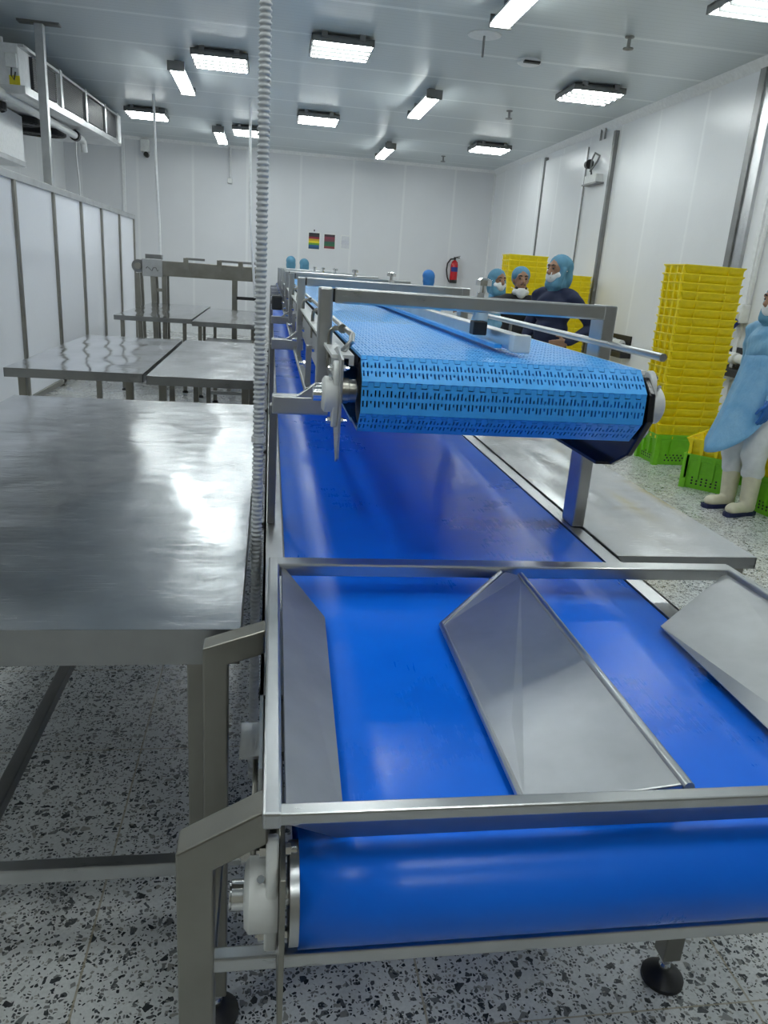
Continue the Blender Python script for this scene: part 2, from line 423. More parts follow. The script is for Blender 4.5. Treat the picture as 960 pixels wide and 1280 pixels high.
# ------------------------------------------------------------------ cooling unit top left
ev = thing('cooling_unit', 'long white ceiling cooling unit with dark side grilles and fans below', 'cooling unit', (-2.7, 12.6, 3.335))
ev.rotation_euler = (math.radians(2.35), 0, 0)
L = 2.82; H2 = .46
b = new(); box(b, -1.3, -.05, -L, L, .02, H2); obj('casing', b, 'white', ev, bev=.01)
b = new(); prism(b, [(-1.3, -.03), (-1.3, .02), (0, .06), (0, -.02), (-.05, -.03)], 1, -L-.02, L+.02); obj('drip_tray', b, 'alu', ev)
ys = [-L+.95, -.62, .88, 2.1]; w = [.85, 1.05, 1.0, .85]
for k, (yc, ww) in enumerate(zip((-1.93, -.55, .88, 2.08), (.98, 1.12, 1.08, .84))):
    g = obj('grille', box(new(), -.05, -.015, yc-ww/2, yc+ww/2, .08, H2-.05), 'dark', ev)
    bb = new()
    for j in range(14):
        z = .1+j*.0235; box(bb, -.016, -.009, yc-ww/2, yc+ww/2, z, z+.006)
    obj('fins', bb, 'black', g)
for yc in (-1.27, .13, 1.5, 2.56): obj('bracket', box(new(), -.03, .02, yc-.05, yc+.05, .05, H2+.02), 'alu', ev, bev=.004)
obj('top_rail', box(new(), -.05, .01, -L, L, H2-.03, H2), 'alu', ev)
obj('end_plate', box(new(), -.05, .012, 2.66, L+.01, .02, H2), 'white', ev)
jb = obj('junction_box', box(new(), -.18, -.06, -L-.05, -L, .22, .36), 'white_pl', ev, bev=.008)
obj('lead', tube(new(), [(-.12, -L-.03, .22), (-.12, -L-.06, .14), (-.10, -L-.04, .10), (-.08, -L-.04, .18)], .008, 8), 'black', jb, smooth=True)
obj('sticker', box(new(), -.16, -.05, -L-.003, -L+.001, .06, .15), 'sticker', ev)
for yc in (-2.0, -.55, .85):
    bb = new()
    for r in (.10, .17, .24, .31, .36): tube(bb, [(-.85+r*math.cos(a*PI/14), yc+r*math.sin(a*PI/14), -.115+(.36-r)*.03) for a in range(29)], .008, 6, False)
    for a in range(8): tube(bb, [(-.85, yc, -.105), (-.85+.36*math.cos(a*PI/4), yc+.36*math.sin(a*PI/4), -.115)], .006, 6)
    g = obj('fan_guard', bb, 'black', ev)
    obj('fan_ring', lathe(new(), [(.38, -.11), (.38, -.03), (.36, -.03), (.36, -.11)], (-.85, yc, 0), n=32), 'black', g)
    bb = new()
    for a in range(4):
        an = a*PI/2; c, s = math.cos(an), math.sin(an)
        sheet(bb, [(-.85+.05*c, yc+.05*s, -.06), (-.85+.33*c-.08*s, yc+.33*s+.08*c, -.045), (-.85+.33*c+.10*s, yc+.33*s-.10*c, -.085)], .004)
    cyl(bb, (-.85, yc, -.09), (-.85, yc, -.03), .07)
    obj('fan_blade', bb, 'dark', g)
t = thing('drain_pipe', 'white insulated drain pipe running under the cooling unit with a black clamp', 'pipe', (-2.95, 9.0, 3.17))
obj('pipe', tube(new(), [(0, 0, 0), (0, 4.5, .08), (0, 4.62, .05), (0, 4.66, -.08)], .05, 14), 'white_pl', t, smooth=True)
obj('clamp', lathe(new(), [(.075, -.05), (.075, .05)], (0, 4.1, .073), 'y', 18), 'black', t)
obj('hanger', box(new(), -.02, .02, .85, .89, -.05, .58), 'white', t)
obj('hanger', box(new(), -.015, .015, 4.08, 4.12, 0, .25), 'steel_dark', t)
t = thing('ceiling_post', 'grey square post from a ceiling plate down to the white partition', 'post', (-2.56, 9.95, 0))
obj('post', box(new(), -.045, .045, -.045, .045, 2.2, ZC-.02), 'steel', t, bev=.004)
obj('ceiling_plate', box(new(), -.22, .22, -.06, .06, ZC-.02, ZC), 'steel_dark', t)
t = thing('wall_box', 'white box section with grey lower edge beneath the cooling unit fans', 'box', (-3.8, 10.8, 2.62))
obj('body', box(new(), -.5, .5, -.9, .9, .06, .62), 'white', t, bev=.01); obj('lower_edge', box(new(), -.5, .52, -.92, .92, 0, .06), 'steel', t)
obj('hanger', box(new(), -.3, -.26, .3, .34, .6, ZC-2.62), 'steel_dark', t)
tag(obj('hanging_wire', tube(new(), [(-2.98, 13.3, 3.3), (-3.0, 13.32, 3.0), (-2.98, 13.35, 2.6), (-2.98, 13.35, 2.2), (-2.98, 13.35, .02)], .011, 6), 'cable', None, True),
    'thin grey wire hanging below the drain pipe end behind the partition', 'wire')

# ------------------------------------------------------------------ white partition
pt = thing('partition_screen', 'tall white sheet partition in a grey steel frame behind the tables', 'partition', (-2.5, 5.0, 0))
py = [5.0, 6.98, 8.38, 9.80, 11.15, 12.42, 13.83, 15.24]
for k, y in enumerate(py):
    obj('post', box(new(), -.03, .03, y-5-.035, y-5+.035, 0, 2.26), 'steel_warm', pt, bev=.003)
for a, c in zip(py, py[1:]):
    obj('sheet', box(new(), -.012, .004, a-5+.035, c-5-.035, .06, 2.22), 'partition', pt)
obj('top_rail', box(new(), -.035, .035, -.03, 10.28, 2.21, 2.28), 'steel', pt, bev=.003)
obj('bottom_rail', box(new(), -.03, .03, -.03, 10.28, .03, .09), 'steel_warm', pt, bev=.003)

# ------------------------------------------------------------------ steel tables
def table(name, label, x0, x1, y0, y1, z, lip=.055, leg=.045, mids=True, group=None, front_rail_z=.28, inset=.09, matt='steel_table', extra=()):
    t = thing(name, label, 'table', ((x0+x1)/2, (y0+y1)/2, 0), 0, group)
    hx, hy = (x1-x0)/2, (y1-y0)/2
    b = new(); nx, ny = 14, 14
    # slightly dished sheet top
    vs = [[b.verts.new((-hx+2*hx*i/nx, -hy+2*hy*j/ny, z+.0035*math.sin(i*1.1+x0*3)*math.sin(j*.9+y0)*(1 if 0<i<nx and 0<j<ny else 0))) for j in range(ny+1)] for i in range(nx+1)]
    for i in range(nx):
        for j in range(ny): b.faces.new((vs[i][j], vs[i+1][j], vs[i+1][j+1], vs[i][j+1]))
    obj('tabletop', b, matt, t, smooth='all')
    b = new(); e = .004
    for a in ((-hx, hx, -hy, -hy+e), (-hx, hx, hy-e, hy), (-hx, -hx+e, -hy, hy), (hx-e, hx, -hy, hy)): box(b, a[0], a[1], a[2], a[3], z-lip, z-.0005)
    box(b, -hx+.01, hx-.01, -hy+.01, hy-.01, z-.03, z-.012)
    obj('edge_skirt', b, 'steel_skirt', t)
    lx, ly = hx-inset, hy-inset*.6
    for sx in (-1, 1):
        for sy in (-1, 1):
            lg = obj('leg', box(new(), sx*lx-leg/2, sx*lx+leg/2, sy*ly-leg/2, sy*ly+leg/2, .03, z-.012), 'steel_warm', t, bev=.003)
            obj('foot', lathe(new(), [(.035, 0), (.035, .015), (.015, .03), (.012, .05)], (sx*lx, sy*ly, 0), n=14), 'black', lg)
    rz = front_rail_z
    for sy in (-1, 1): obj('rail', box(new(), -lx, lx, sy*ly-.018, sy*ly+.018, rz-.018, rz+.018), 'steel_x', t, bev=.003)
    if mids: obj('rail', box(new(), -.018, .018, -ly, ly, rz-.018, rz+.018), 'steel_dark', t, bev=.003)
    else:
        for sx in (-1, 1): obj('rail', box(new(), sx*lx-.018, sx*lx+.018, -ly, ly, rz-.018, rz+.018), 'steel', t, bev=.003)
    return t
table('steel_table', 'big scratched stainless steel table at the left front beside the blue belt', -1.235, -.045, 1.385, 3.93, .90, lip=.078, inset=.085)
table('steel_table', 'wet steel table standing against the white partition, behind the big front table', -1.575, -.765, 4.85, 7.08, .90, matt='steel_wet')
table('steel_table', 'steel table with a whitish water mark, between the wet table and the blue belt', -.735, -.05, 4.78, 7.09, .90)
table('steel_table', 'farther steel table near the partition end, its left side toward the belt scale frame', -1.83, -.925, 9.6, 12.6, .90, matt='steel_wet')
table('steel_table', 'farther steel table beside the blue belt, right of another with a narrow gap', -.895, -.10, 9.3, 11.95, .90)
table('steel_bench', 'low steel bench beyond the water marked table next to the blue belt', -.70, -.125, 8.0, 9.1, .74, lip=.05)
table('steel_side_table', 'long stained steel table right of the blue belt under the upper conveyor nose', .985, 1.415, 1.86, 4.25, .885, lip=.035, inset=.05, mids=False, matt='steel_stained')
table('steel_side_table', 'steel table right of the belt hidden mostly under the upper conveyor', .985, 1.415, 4.30, 6.70, .885, lip=.035, inset=.05, mids=False)

# ------------------------------------------------------------------ lower smooth belt conveyor
lc = thing('belt_conveyor', 'long low conveyor with a smooth bright blue belt running down the room', 'conveyor', (.48, .79, 0))
ox, oy = -.48, -.79
BX0, BX1, BZ, RY, RR = .052, .912, .89, .785, .066
BY1 = 15.2
b = new(); prof = []
for k in range(0, 19):
    a = PI/2+PI*k/18; prof.append((RY+RR*math.cos(a), BZ-RR+RR*math.sin(a)))
top = [(y, BZ) for y in (15.2, 12, 9, 6.5, 4.5, 3, 2, 1.4, 1.0)]
prof = top+prof+[(y, BZ-2*RR) for y in (1.2, 3, 6, 10, 15.2)]
nx = 6; prev = None
for y, z in prof:
    row = [b.verts.new((BX0+(BX1-BX0)*i/nx+ox, y+oy, z)) for i in range(nx+1)]
    if prev:
        for i in range(nx): b.faces.new((prev[i], prev[i+1], row[i+1], row[i]))
    prev = row
bo = obj('belt', b, 'belt', lc, smooth='all', recalc=True)
md = bo.modifiers.new('thick', 'SOLIDIFY'); md.thickness = .003; md.offset = -1
ro = obj('drive_roller', lathe(new(), [(RR-.012, .04), (RR-.003, .04), (RR-.003, .058), (RR-.004, .912), (RR-.004, .925), (RR-.012, .925)], (ox, RY+oy, BZ-RR), 'x', 40), 'steel', lc, smooth=True)
obj('shaft', cyl(new(), (-.035+ox, RY+oy, BZ-RR), (.99+ox, RY+oy, BZ-RR), .016), 'chrome', ro, smooth=True)
# side frames: formed channel with a lip at belt height
b = new(); box(b, -.002, .004, .95, 15.2, .74, .893); box(b, -.002, .047, .95+.2, 15.2, .885, .893); box(b, -.002, .03, .95, 15.2, .74, .746)
obj('side_frame', at(b, (ox, oy, 0)), 'steel', lc)
b = new(); box(b, .960, .966, .95, 15.2, .74, .893); box(b, .917, .966, 1.15, 15.2, .885, .893); box(b, .93, .966, .95, 15.2, .74, .746)
obj('side_frame', at(b, (ox, oy, 0)), 'steel', lc)
obj('slider_bed', at(box(new(), .02, .945, 1.0, 15.2, .868, .8845), (ox, oy, 0)), 'steel_dark', lc)
# roller end plates, white flanged bearings
def bearing(parent, c, sx, sc=1., collar=True):
    """white two-bolt flange bearing, axis along x; sx = side the hub points to"""
    x, y, z = c
    bm = new()
    pts = []
    for k in range(32):
        a = 2*PI*k/32; r = .047+.040*abs(math.sin(a))**6; pts.append((y+r*math.cos(a)*.93*sc, z+r*math.sin(a)*sc))
    prism(bm, pts, 0, x, x+sx*.016*sc)
    f = obj('bearing', bm, 'white_pl', parent, smooth=True, bev=.003)
    obj('bearing_hub', lathe(new(), [(.046*sc, 0), (.046*sc, sx*.036*sc), (.038*sc, sx*.042*sc), (.024*sc, sx*.043*sc)], (x, y, z), 'x', 28), 'white_pl', f, smooth=True)
    bb = new()
    lathe(bb, [(.019*sc, sx*.03), (.019*sc, sx*.058), (.015*sc, sx*.060)], (x, y, z), 'x', 16)
    if collar: obj('shaft_collar', bb, 'chrome', f, smooth=True)
    else: bb.free()
    for s in (-1, 1):
        obj('bolt', hexbolt(new(), (x+sx*.016*sc, y, z+s*.068*sc), (sx, 0, 0), .009*sc, .008, .004), 'chrome', f)
        obj('bolt', hexbolt(new(), (x-sx*.008, y, z+s*.068*sc), (-sx, 0, 0), .008*sc, .007, .008), 'chrome', f)
    obj('grease_nipple', tube(new(), [(x+sx*.02, y-.02*sc, z+.04*sc), (x+sx*.022, y-.03*sc, z+.052*sc)], .005, 8), 'chrome', f)
    return f
for x, sx in ((.030, -1), (.958, 1)):
    b = new(); prism(b, [(.70, .70), (.84, .70), (.99, .76), (.99, .885), (.90, .905), (.72, .905)], 0, x-.003, x+.004)
    pp = obj('end_plate', at(b, (ox, oy, 0)), 'steel_warm', lc, bev=.001)
    bearing(lc, (x+ox+sx*.004, RY+oy, BZ-RR), sx)
# slotted tensioner plate with two big bolts, left side
tp = obj('tensioner_plate', at(box(new(), -.012, -.003, 1.02, 1.16, .60, .78), (ox, oy, 0)), 'steel_warm', lc, bev=.003)
for z in (.64, .72): obj('bolt', at(hexbolt(new(), (-.013, 1.06, z), (-1, 0, 0), .019, .015, .028), (ox, oy, 0)), 'chrome', tp)
obj('bracket', at(box(new(), -.035, -.002, 1.10, 1.20, .80, .806), (ox, oy, 0)), 'steel', lc)
obj('belt_guard', at(box(new(), .008, .016, .92, 1.5, .62, .86), (ox, oy, 0)), 'steel_dark', lc)
# legs of the conveyor
for y in (2.6, 4.6, 6.6, 8.6, 10.6, 12.6, 14.8):
    for x in (.018, .945):
        lg = obj('leg', at(box(new(), x-.02, x+.02, y-.02, y+.02, .05, .745), (ox, oy, 0)), 'steel_warm', lc, bev=.003)
        obj('foot', at(lathe(new(), [(.045, 0), (.04, .02), (.015, .035), (.012, .06)], (x, y, 0), n=16), (ox, oy, 0)), 'black', lg)
    obj('cross_rail', at(box(new(), .0, .96, y-.018, y+.018, .30, .336), (ox, oy, 0)), 'steel_x', lc, bev=.002)
obj('inner_leg', at(box(new(), .885, .925, 1.9, 1.94, .05, .745), (ox, oy, 0)), 'steel_warm', lc, bev=.003)

# ------------------------------------------------------------------ feed hopper over the belt front
hp = thing('feed_hopper', 'stainless feed hopper frame with sloping chutes over the front of the blue belt', 'hopper', (.57, 1.2, 0))
ox, oy = -.57, -1.2
def H(bm): return at(bm, (ox, oy, 0))
HX0, HX1, HY0, HY1, HZ = .016, 1.16, .775, 1.60, .965
tw = .026
obj('rim_tube', H(beam(new(), (HX0-.006, HY0, HZ-.010), (HX1, HY0-.004, HZ-.010), .022, .018)), 'steel_x', hp, bev=.003)
obj('rim_tube', H(beam(new(), (HX0-.006, HY1-.004, HZ-.014), (HX1-.02, HY1-.016, HZ-.014), .044, .030)), 'steel_x', hp, bev=.004)
obj('rim_tube', H(beam(new(), (HX0, HY0-.012, HZ-.011), (HX0+.006, HY1+.012, HZ-.011), .024, .024)), 'steel', hp, bev=.004)
obj('rim_tube', H(beam(new(), (HX1, HY0-.012, HZ-.011), (HX1-.03, HY1+.0, HZ-.011), .024, .024)), 'steel', hp, bev=.004)
zb = BZ+.014
# left panel, front skirt
b = new(); sheet(b, [(HX0+.016, HY0+.01, HZ-.01), (HX0+.022, HY1-.01, HZ-.01), (.126, 1.427, zb), (.110, .805, zb)], .003); obj('left_chute', H(b), 'steel_plate', hp)
b = new(); sheet(b, [(HX0, HY0, HZ-.018), (.100, HY0+.018, zb-.004), (HX1-.25, HY0+.018, zb-.004), (HX1, HY0, HZ-.018)], .003); obj('front_skirt', H(b), 'steel_plate', hp)
# divider: sloped plate up to a rounded ridge, triangular rear facet, vertical far side
b = new()
A = (.366, .83, zb); B = (.371, 1.396, zb); C1 = (.555, 1.565, HZ-.008); D = (.585, .80, HZ-.008); E2 = (.60, 1.53, zb); G = (.60, .83, zb)
vA, vB, vC, vD, vE, vG = [b.verts.new(p) for p in (A, B, C1, D, E2, G)]
C2 = b.verts.new((.585, 1.54, HZ-.008)); 
mid = b.verts.new((.405, 1.02, zb+.012))
b.faces.new((vA, vD, C2, mid)); b.faces.new((C2, vC, vB, mid)); b.faces.new((vA, mid, vB)); b.faces.new((vD, vG, vE, C2)); b.faces.new((C2, vE, vC)); b.faces.new((vC, vE, vB)); b.faces.new((vA, vG, vD)); b.faces.new((vA, vB, vE, vG))
dv = obj('divider_chute', H(b), 'steel_plate', hp, bev=.004)
obj('ridge_edge', H(tube(new(), [(.584, .795, HZ-.010), (.586, 1.545, HZ-.010)], .008, 10)), 'steel', dv, smooth=True)
obj('lower_edge', H(tube(new(), [(.366, .83, zb), (.371, 1.396, zb), (.545, 1.565, HZ-.012)], .006, 8)), 'steel', dv, smooth=True)
obj('mount_tab', H(box(new(), .53, .60, 1.575, 1.60, HZ-.05, HZ-.012)), 'steel_warm', dv)
# right chute
b = new()
pts = [(.852, .80, zb), (.861, 1.386, zb), (1.125, 1.575, HZ-.01), (1.155, .79, HZ-.01)]
v0, v1, v2, v3 = [b.verts.new(p) for p in pts]
v4 = b.verts.new((.905, .797, zb+.030))
b.faces.new((v0, v4, v1)); b.faces.new((v4, v2, v1)); b.faces.new((v4, v3, v2))
rc = obj('right_chute', H(b), 'steel_plate', hp)
md = rc.modifiers.new('thick', 'SOLIDIFY'); md.thickness = .003; md.offset = -1
# legs with diagonal outriggers and levelling feet
def hleg(xt, xo, y, front):
    s = 1 if xo > xt else -1
    zt = HZ-.075 if not front else HZ-.055
    ztop = .885 if front else .905
    q = .023; zi = HZ-.030 if s < 0 else HZ-.105; ztop = ztop if s < 0 else .80
    sl = (zi-ztop)/(xt-xo); import_n = math.hypot(1, sl); dz = q*import_n
    def zc(x, o): return ztop+sl*(x-xo)+o
    poly = [(xo-q, .075), (xo+q, .075), (xo+q, zc(xo+q, -dz if s > 0 else -dz)), (xo+q, zc(xo+q, -dz))]
    if s < 0:      # outrigger rises towards +x
        poly = [(xo-q, .075), (xo+q, .075), (xo+q, zc(xo+q, -dz)), (xt, zc(xt, -dz)), (xt, zc(xt, dz)), (xo-q, zc(xo-q, dz))]
    else:
        poly = [(xo+q, .075), (xo-q, .075), (xo-q, zc(xo-q, -dz)), (xt, zc(xt, -dz)), (xt, zc(xt, dz)), (xo+q, zc(xo+q, dz))]
    lg = obj('leg', H(prism(new(), poly, 1, y-.023, y+.023)), 'steel_warm', hp, bev=.003)
    ft = obj('levelling_foot', H(lathe(new(), [(.05, 0), (.05, .010), (.042, .018), (.020, .034), (.012, .036)], (xo, y, 0), n=24)), 'black', lg, smooth=True)
    b = new(); cyl(b, (xo, y, .034), (xo, y, .08), .009, n=12); tube(b, [(xo, y, .058), (xo, y, .070)], .016, 6); cyl(b, (xo, y, .034), (xo, y, .044), .014, n=14)
    obj('foot_stem', H(b), 'chrome', lg)
hleg(.012, -.078, .80, True); hleg(.005, -.085, 1.285, False)
hleg(1.165, 1.055, .80, True); hleg(1.16, .985, 1.285, False)
for x, y in ((1.158, .80), (1.152, 1.285)): obj('rim_post', H(box(new(), x-.008, x+.008, y-.02, y+.02, .86, HZ-.018)), 'steel_warm', hp, bev=.002)
obj('cross_rail', H(box(new(), -.058, 1.035, .788, .810, .690, .714)), 'steel_x', hp, bev=.003)
obj('cross_rail', H(box(new(), -.062, .963, 1.27, 1.30, .42, .45)), 'steel_x', hp, bev=.003)
for x in (-.08, 1.02): obj('side_rail', H(box(new(), x-.014, x+.014, .82, 1.27, .46, .49)), 'steel_warm', hp, bev=.003)

# ------------------------------------------------------------------ upper modular belt conveyor
uc = thing('modular_conveyor', 'raised conveyor with a slotted light blue modular belt above the smooth belt', 'conveyor', (.55, 1.75, 0))
ox, oy = -.55, -1.75
def U(bm): return at(bm, (ox, oy, 0))
UX0, UX1, UZ = .207, .886, 1.418
PIT = .0725; NR = 8
Rc = PIT/(2*math.sin(PI/NR)); UY = 1.755; apo = PIT/2/math.tan(PI/NR); ZC0 = UZ-apo
def pathpt(s):
    """belt path: s=0 at octagon's top-front vertex line; s<0 is on top run, going over the nose as s grows; unit = link"""
    k = math.floor(s); f = s-k
    def vert(i):
        if i <= 0: return (UY+PIT/2-i*PIT-PIT/2+.0, UZ) if False else (UY-PIT/2+(-i)*PIT, UZ)
        if i >= 4:
            return (UY-PIT/2+(i-4)*PIT, UZ-2*apo)
        a = PI/2+PI/NR+i*2*PI/NR
        return (UY+Rc*math.cos(a), ZC0+Rc*math.sin(a))
    p, q = vert(k), vert(k+1)
    return (p[0]+(q[0]-p[0])*f, p[1]+(q[1]-p[1])*f)
def link_rows():
    # fractions of a link: row name, start, end
    fr = [('h0', 0., .03), ('h1', .03, .15), ('h2', .15, .18), ('b', .18, .27), ('s1a', .27, .38), ('s1b', .38, .47), ('b', .47, .60), ('s2a', .60, .69), ('s2b', .69, .80), ('b', .80, 1.0)]
    return fr
PER = .0265; nper = int((UX1-UX0)/PER); PERx = (UX1-UX0)/nper
cb = [0, .10, .235, .333, .435, .475, .50, .57, .667, .77, .90, .975]   # cell starts in a period
def make_belt(k0, k1, fine):
    bm = new(); xs = []; kinds = []
    for p in range(nper):
        for i, c in enumerate(cb):
            xs.append(UX0+(p+c)*PERx); kinds.append(i)
    xs.append(UX1)
    rows = []
    for k in range(k0, k1):
        for nm, a, c in link_rows():
            rows.append((nm, k+a, k))
    rows.append((None, k1, k1))
    vr = []
    for nm, s, k in rows:
        y, z = pathpt(s); vr.append([bm.verts.new((x+ox, y+oy, z)) for x in xs])
    for r in range(len(rows)-1):
        nm, s, k = rows[r]
        for i in range(len(xs)-1):
            c = kinds[i]; hole = False
            sl = c == 1 or c in (4, 5, 6)
            if nm == 's1a': hole = sl
            elif nm == 's1b': hole = sl or c == 9
            elif nm == 's2a': hole = sl or c == 9
            elif nm == 's2b': hole = sl
            elif nm == 'h0': hole = c >= 6
            elif nm == 'h2': hole = c < 5
            elif nm == 'h1': hole = c in (5, 11)
            if not hole: bm.faces.new((vr[r][i], vr[r][i+1], vr[r+1][i+1], vr[r+1][i]))
    bmesh.ops.delete(bm, geom=[v for v in bm.verts if not v.link_faces], context='VERTS')
    return bm
ub = obj('modular_belt', make_belt(-16, 6, True), 'mblue', uc, recalc=False)
md = ub.modifiers.new('thick', 'SOLIDIFY'); md.thickness = .008; md.offset = 1
UYE = 15.5
ub2 = obj('modular_belt', make_belt(-190, -16, False), 'mblue', uc, recalc=False)
# underside return strand
obj('return_strand', U(box(new(), UX0, UX1, UY+.1, UYE, UZ-2*apo-.006, UZ-2*apo+.002)), 'mblue', uc)
obj('carryway', U(box(new(), UX0+.01, UX1-.01, UY+.10, UYE, UZ-.05, UZ-.012)), 'dark', uc)
sp = obj('sprocket_drum', U(lathe(new(), [(.03, UX0-.0), (apo-.012, UX0+.004), (apo-.012, UX1-.004), (.03, UX1)], (0, UY, ZC0), 'x', 8)), 'black', uc)
obj('shaft', U(cyl(new(), (.11, UY, ZC0), (.955, UY, ZC0), .016)), 'chrome', uc, smooth=True)
obj('shaft_hub', U(lathe(new(), [(.025, .165), (.03, .168), (.03, .185), (.027, .186), (.027, .203)], (0, UY, ZC0), 'x', 20)), 'steel_warm', uc, smooth=True)
# left: bearing plate with a tapered tail, white flange bearing
b = new(); prism(b, [(UY-.075, ZC0+.08), (UY+.06, ZC0+.095), (UY+.25, ZC0+.06), (UY+.25, ZC0-.06), (UY+.07, ZC0-.09), (UY-.03, ZC0-.165), (UY-.06, ZC0-.15)], 0, .160, .166)
obj('bearing_plate', U(b), 'steel', uc, bev=.001)
bearing(uc, (.162+ox, UY+oy-.01, ZC0-.008), -1, .9)
bearing(uc, (.918+ox, UY+oy-.01, ZC0+.0), 1, .98, False)
# right: black side plate hanging below the nose
b = new(); prism(b, [(UY-.075, ZC0+.035), (UY-.03, ZC0+.07), (UY+.45, ZC0+.06), (UY+.45, ZC0-.172), (UY+.07, ZC0-.172), (UY-.01, ZC0-.13), (UY-.085, ZC0-.03)], 0, .898, .916)
sp9 = obj('black_side_plate', U(b), 'black_gl', uc, bev=.004)
obj('plate_flange', U(box(new(), .862, .916, UY+.08, UY+.45, ZC0-.176, ZC0-.168)), 'black_gl', sp9)
# side frames with posts, black gap, white wear strips
b = new(); box(b, .158, .166, UY+.22, UYE, ZC0-.05, ZC0+.045); box(b, .166, .19, UY+.22, UYE, ZC0+.037, ZC0+.045); obj('side_frame', U(b), 'steel', uc)
b = new(); box(b, .925, .933, UY+.22, UYE, ZC0-.05, ZC0+.045); obj('side_frame', U(b), 'steel', uc)
for x0, x1 in ((.146, .198), (.892, .93)):
    b = new(); prism(b, [(x0, UZ-.008), (x1, UZ-.008), (x1, UZ-.032), (x1-.012, UZ-.032), (x1-.012, UZ-.016), (x1-.024, UZ-.016), (x1-.024, UZ-.032), (x1-.034, UZ-.032), (x1-.034, UZ-.016), (x0, UZ-.016)], 1, UY+.02, UYE); obj('wear_strip', U(b), 'wear', uc)
obj('gap_shade', U(box(new(), .178, .184, UY+.16, UYE, ZC0+.0, UZ-.02)), 'dark', uc)  # dark sheet standing in for the shade between frame and wear strip
obj('lower_rail', U(box(new(), .118, .140, 2.15, UYE, 1.205, 1.23)), 'steel', uc, bev=.002)
for k in range(14):
    y = 2.5+k*.82
    lb = obj('lattice_post', U(box(new(), .120, .138, y-.01, y+.01, 1.215, UZ-.06)), 'steel', uc)
    obj('bolt', U(hexbolt(new(), (.157, y+.16, ZC0+.0), (-1, 0, 0), .011, .008, .012)), 'chrome', uc)
    obj('bolt', U(hexbolt(new(), (.119, y, 1.30), (-1, 0, 0), .010, .007, .012)), 'chrome', lb)
# guide rods
b = new(); tube(b, [(.198, UYE, UZ+.034), (.198, 1.90, UZ+.034), (.200, 1.862, UZ+.032), (.197, 1.84, UZ+.018), (.183, 1.845, UZ+.0), (.178, 1.87, UZ-.008)], .0075, 10); obj('guide_rod', U(b), 'steel', uc, smooth=True)
b = new(); tube(b, [(.938, UYE, UZ+.032), (.938, 1.72, UZ+.032)], .010, 12); obj('guide_rod', U(b), 'steel', uc, smooth=True)
for k in range(12):
    y = 2.02+k*.84
    b = new(); tube(b, [(.158, y, ZC0+.02), (.158, y, UZ+.012), (.160, y, UZ+.026), (.170, y, UZ+.034), (.192, y, UZ+.034)], .0065, 8); cyl(b, (.19, y-.012, UZ+.034), (.19, y+.012, UZ+.034), .012, n=10)
    obj('rod_bracket', U(b), 'steel_warm', uc, smooth=True)
    b = new(); tube(b, [(.95, y+.12, ZC0+.02), (.952, y+.12, UZ+.03), (.938, y+.12, UZ+.032)], .0065, 8)
    obj('rod_bracket', U(b), 'steel_warm', uc, smooth=True)
# lane divider bar above the belt with white end block, hung from the portals by studs
dvb = obj('lane_divider', U(box(new(), .605, .645, 1.885, UYE, UZ+.014, UZ+.054)), 'alu', uc, bev=.003)
obj('end_block', U(box(new(), .603, .647, 1.845, 1.885, UZ+.012, UZ+.056)), 'wear', dvb, bev=.003)
obj('lower_strip', U(box(new(), .585, .605, 1.95, UYE, UZ+.012, UZ+.022)), 'mblue', dvb)
# portals
for k in range(8):
    y = 2.08+k*1.66
    zt = 1.553
    obj('portal_post', U(box(new(), .128, .166, y-.02, y+.02, 1.265, zt)), 'steel', uc, bev=.006)
    obj('portal_rail', U(box(new(), .170, .93, y-.02, y+.02, zt-.04, zt)), 'steel_x', uc, bev=.005)
    obj('rail_joint', U(box(new(), .165, .172, y-.017, y+.017, zt-.037, zt-.003)), 'black', uc)
    obj('portal_beam', U(box(new(), .012, .165, y-.025, y+.025, 1.212, 1.262)), 'steel_x', uc, bev=.004)
    obj('portal_beam_leg', U(box(new(), .006, .028, y-.022, y+.022, .894, 1.235)), 'steel_dark', uc, bev=.003)
    obj('portal_post', U(box(new(), .932, .972, y+.0, y+.085, .894, zt)), 'steel', uc, bev=.004)
    f = obj('corner_bracket', U(prism(new(), [(.078, 1.262), (.138, 1.262), (.138, 1.30), (.128, 1.30)], 1, y-.026, y+.0)), 'steel', uc, bev=.002)
    b = new(); cyl(b, (.11, y-.013, 1.262), (.11, y-.013, 1.285), .009, n=8); obj('bolt', U(b), 'chrome', f)
    if k < 6:
        b = new(); lathe(b, [(.021, UZ+.075), (.021, zt-.04)], (.575, y, 0), n=18); sp2 = obj('stud_spacer', U(b), 'ptfe', uc, smooth=True)
        b = new(); cyl(b, (.575, y, zt), (.575, y, zt+.04), .008, n=10); tube(b, [(.575, y, zt), (.575, y, zt+.012)], .017, 6); lathe(b, [(.022, zt+.03), (.022, zt+.045), (.012, zt+.05)], (.575, y, 0), n=14); obj('stud', U(b), 'chrome', sp2)
        obj('clamp_block', U(box(new(), .553, .592, y-.022, y+.022, UZ+.035, UZ+.072)), 'black', sp2, bev=.003)
gm = obj('gear_motor', U(box(new(), .02, .11, 6.9, 7.1, 1.22, 1.34)), 'dark', uc, bev=.012)
obj('motor_body', U(cyl(new(), (.065, 7.1, 1.28), (.065, 7.4, 1.28), .05, n=20)), 'steel_dark', gm, smooth=True)
b = new(); box(b, .3, .42, UYE-.15, UYE-.03, .0, 1.25); box(b, .7, .82, UYE-.15, UYE-.03, .0, 1.25); obj('rear_leg', U(b), 'steel_warm', uc)

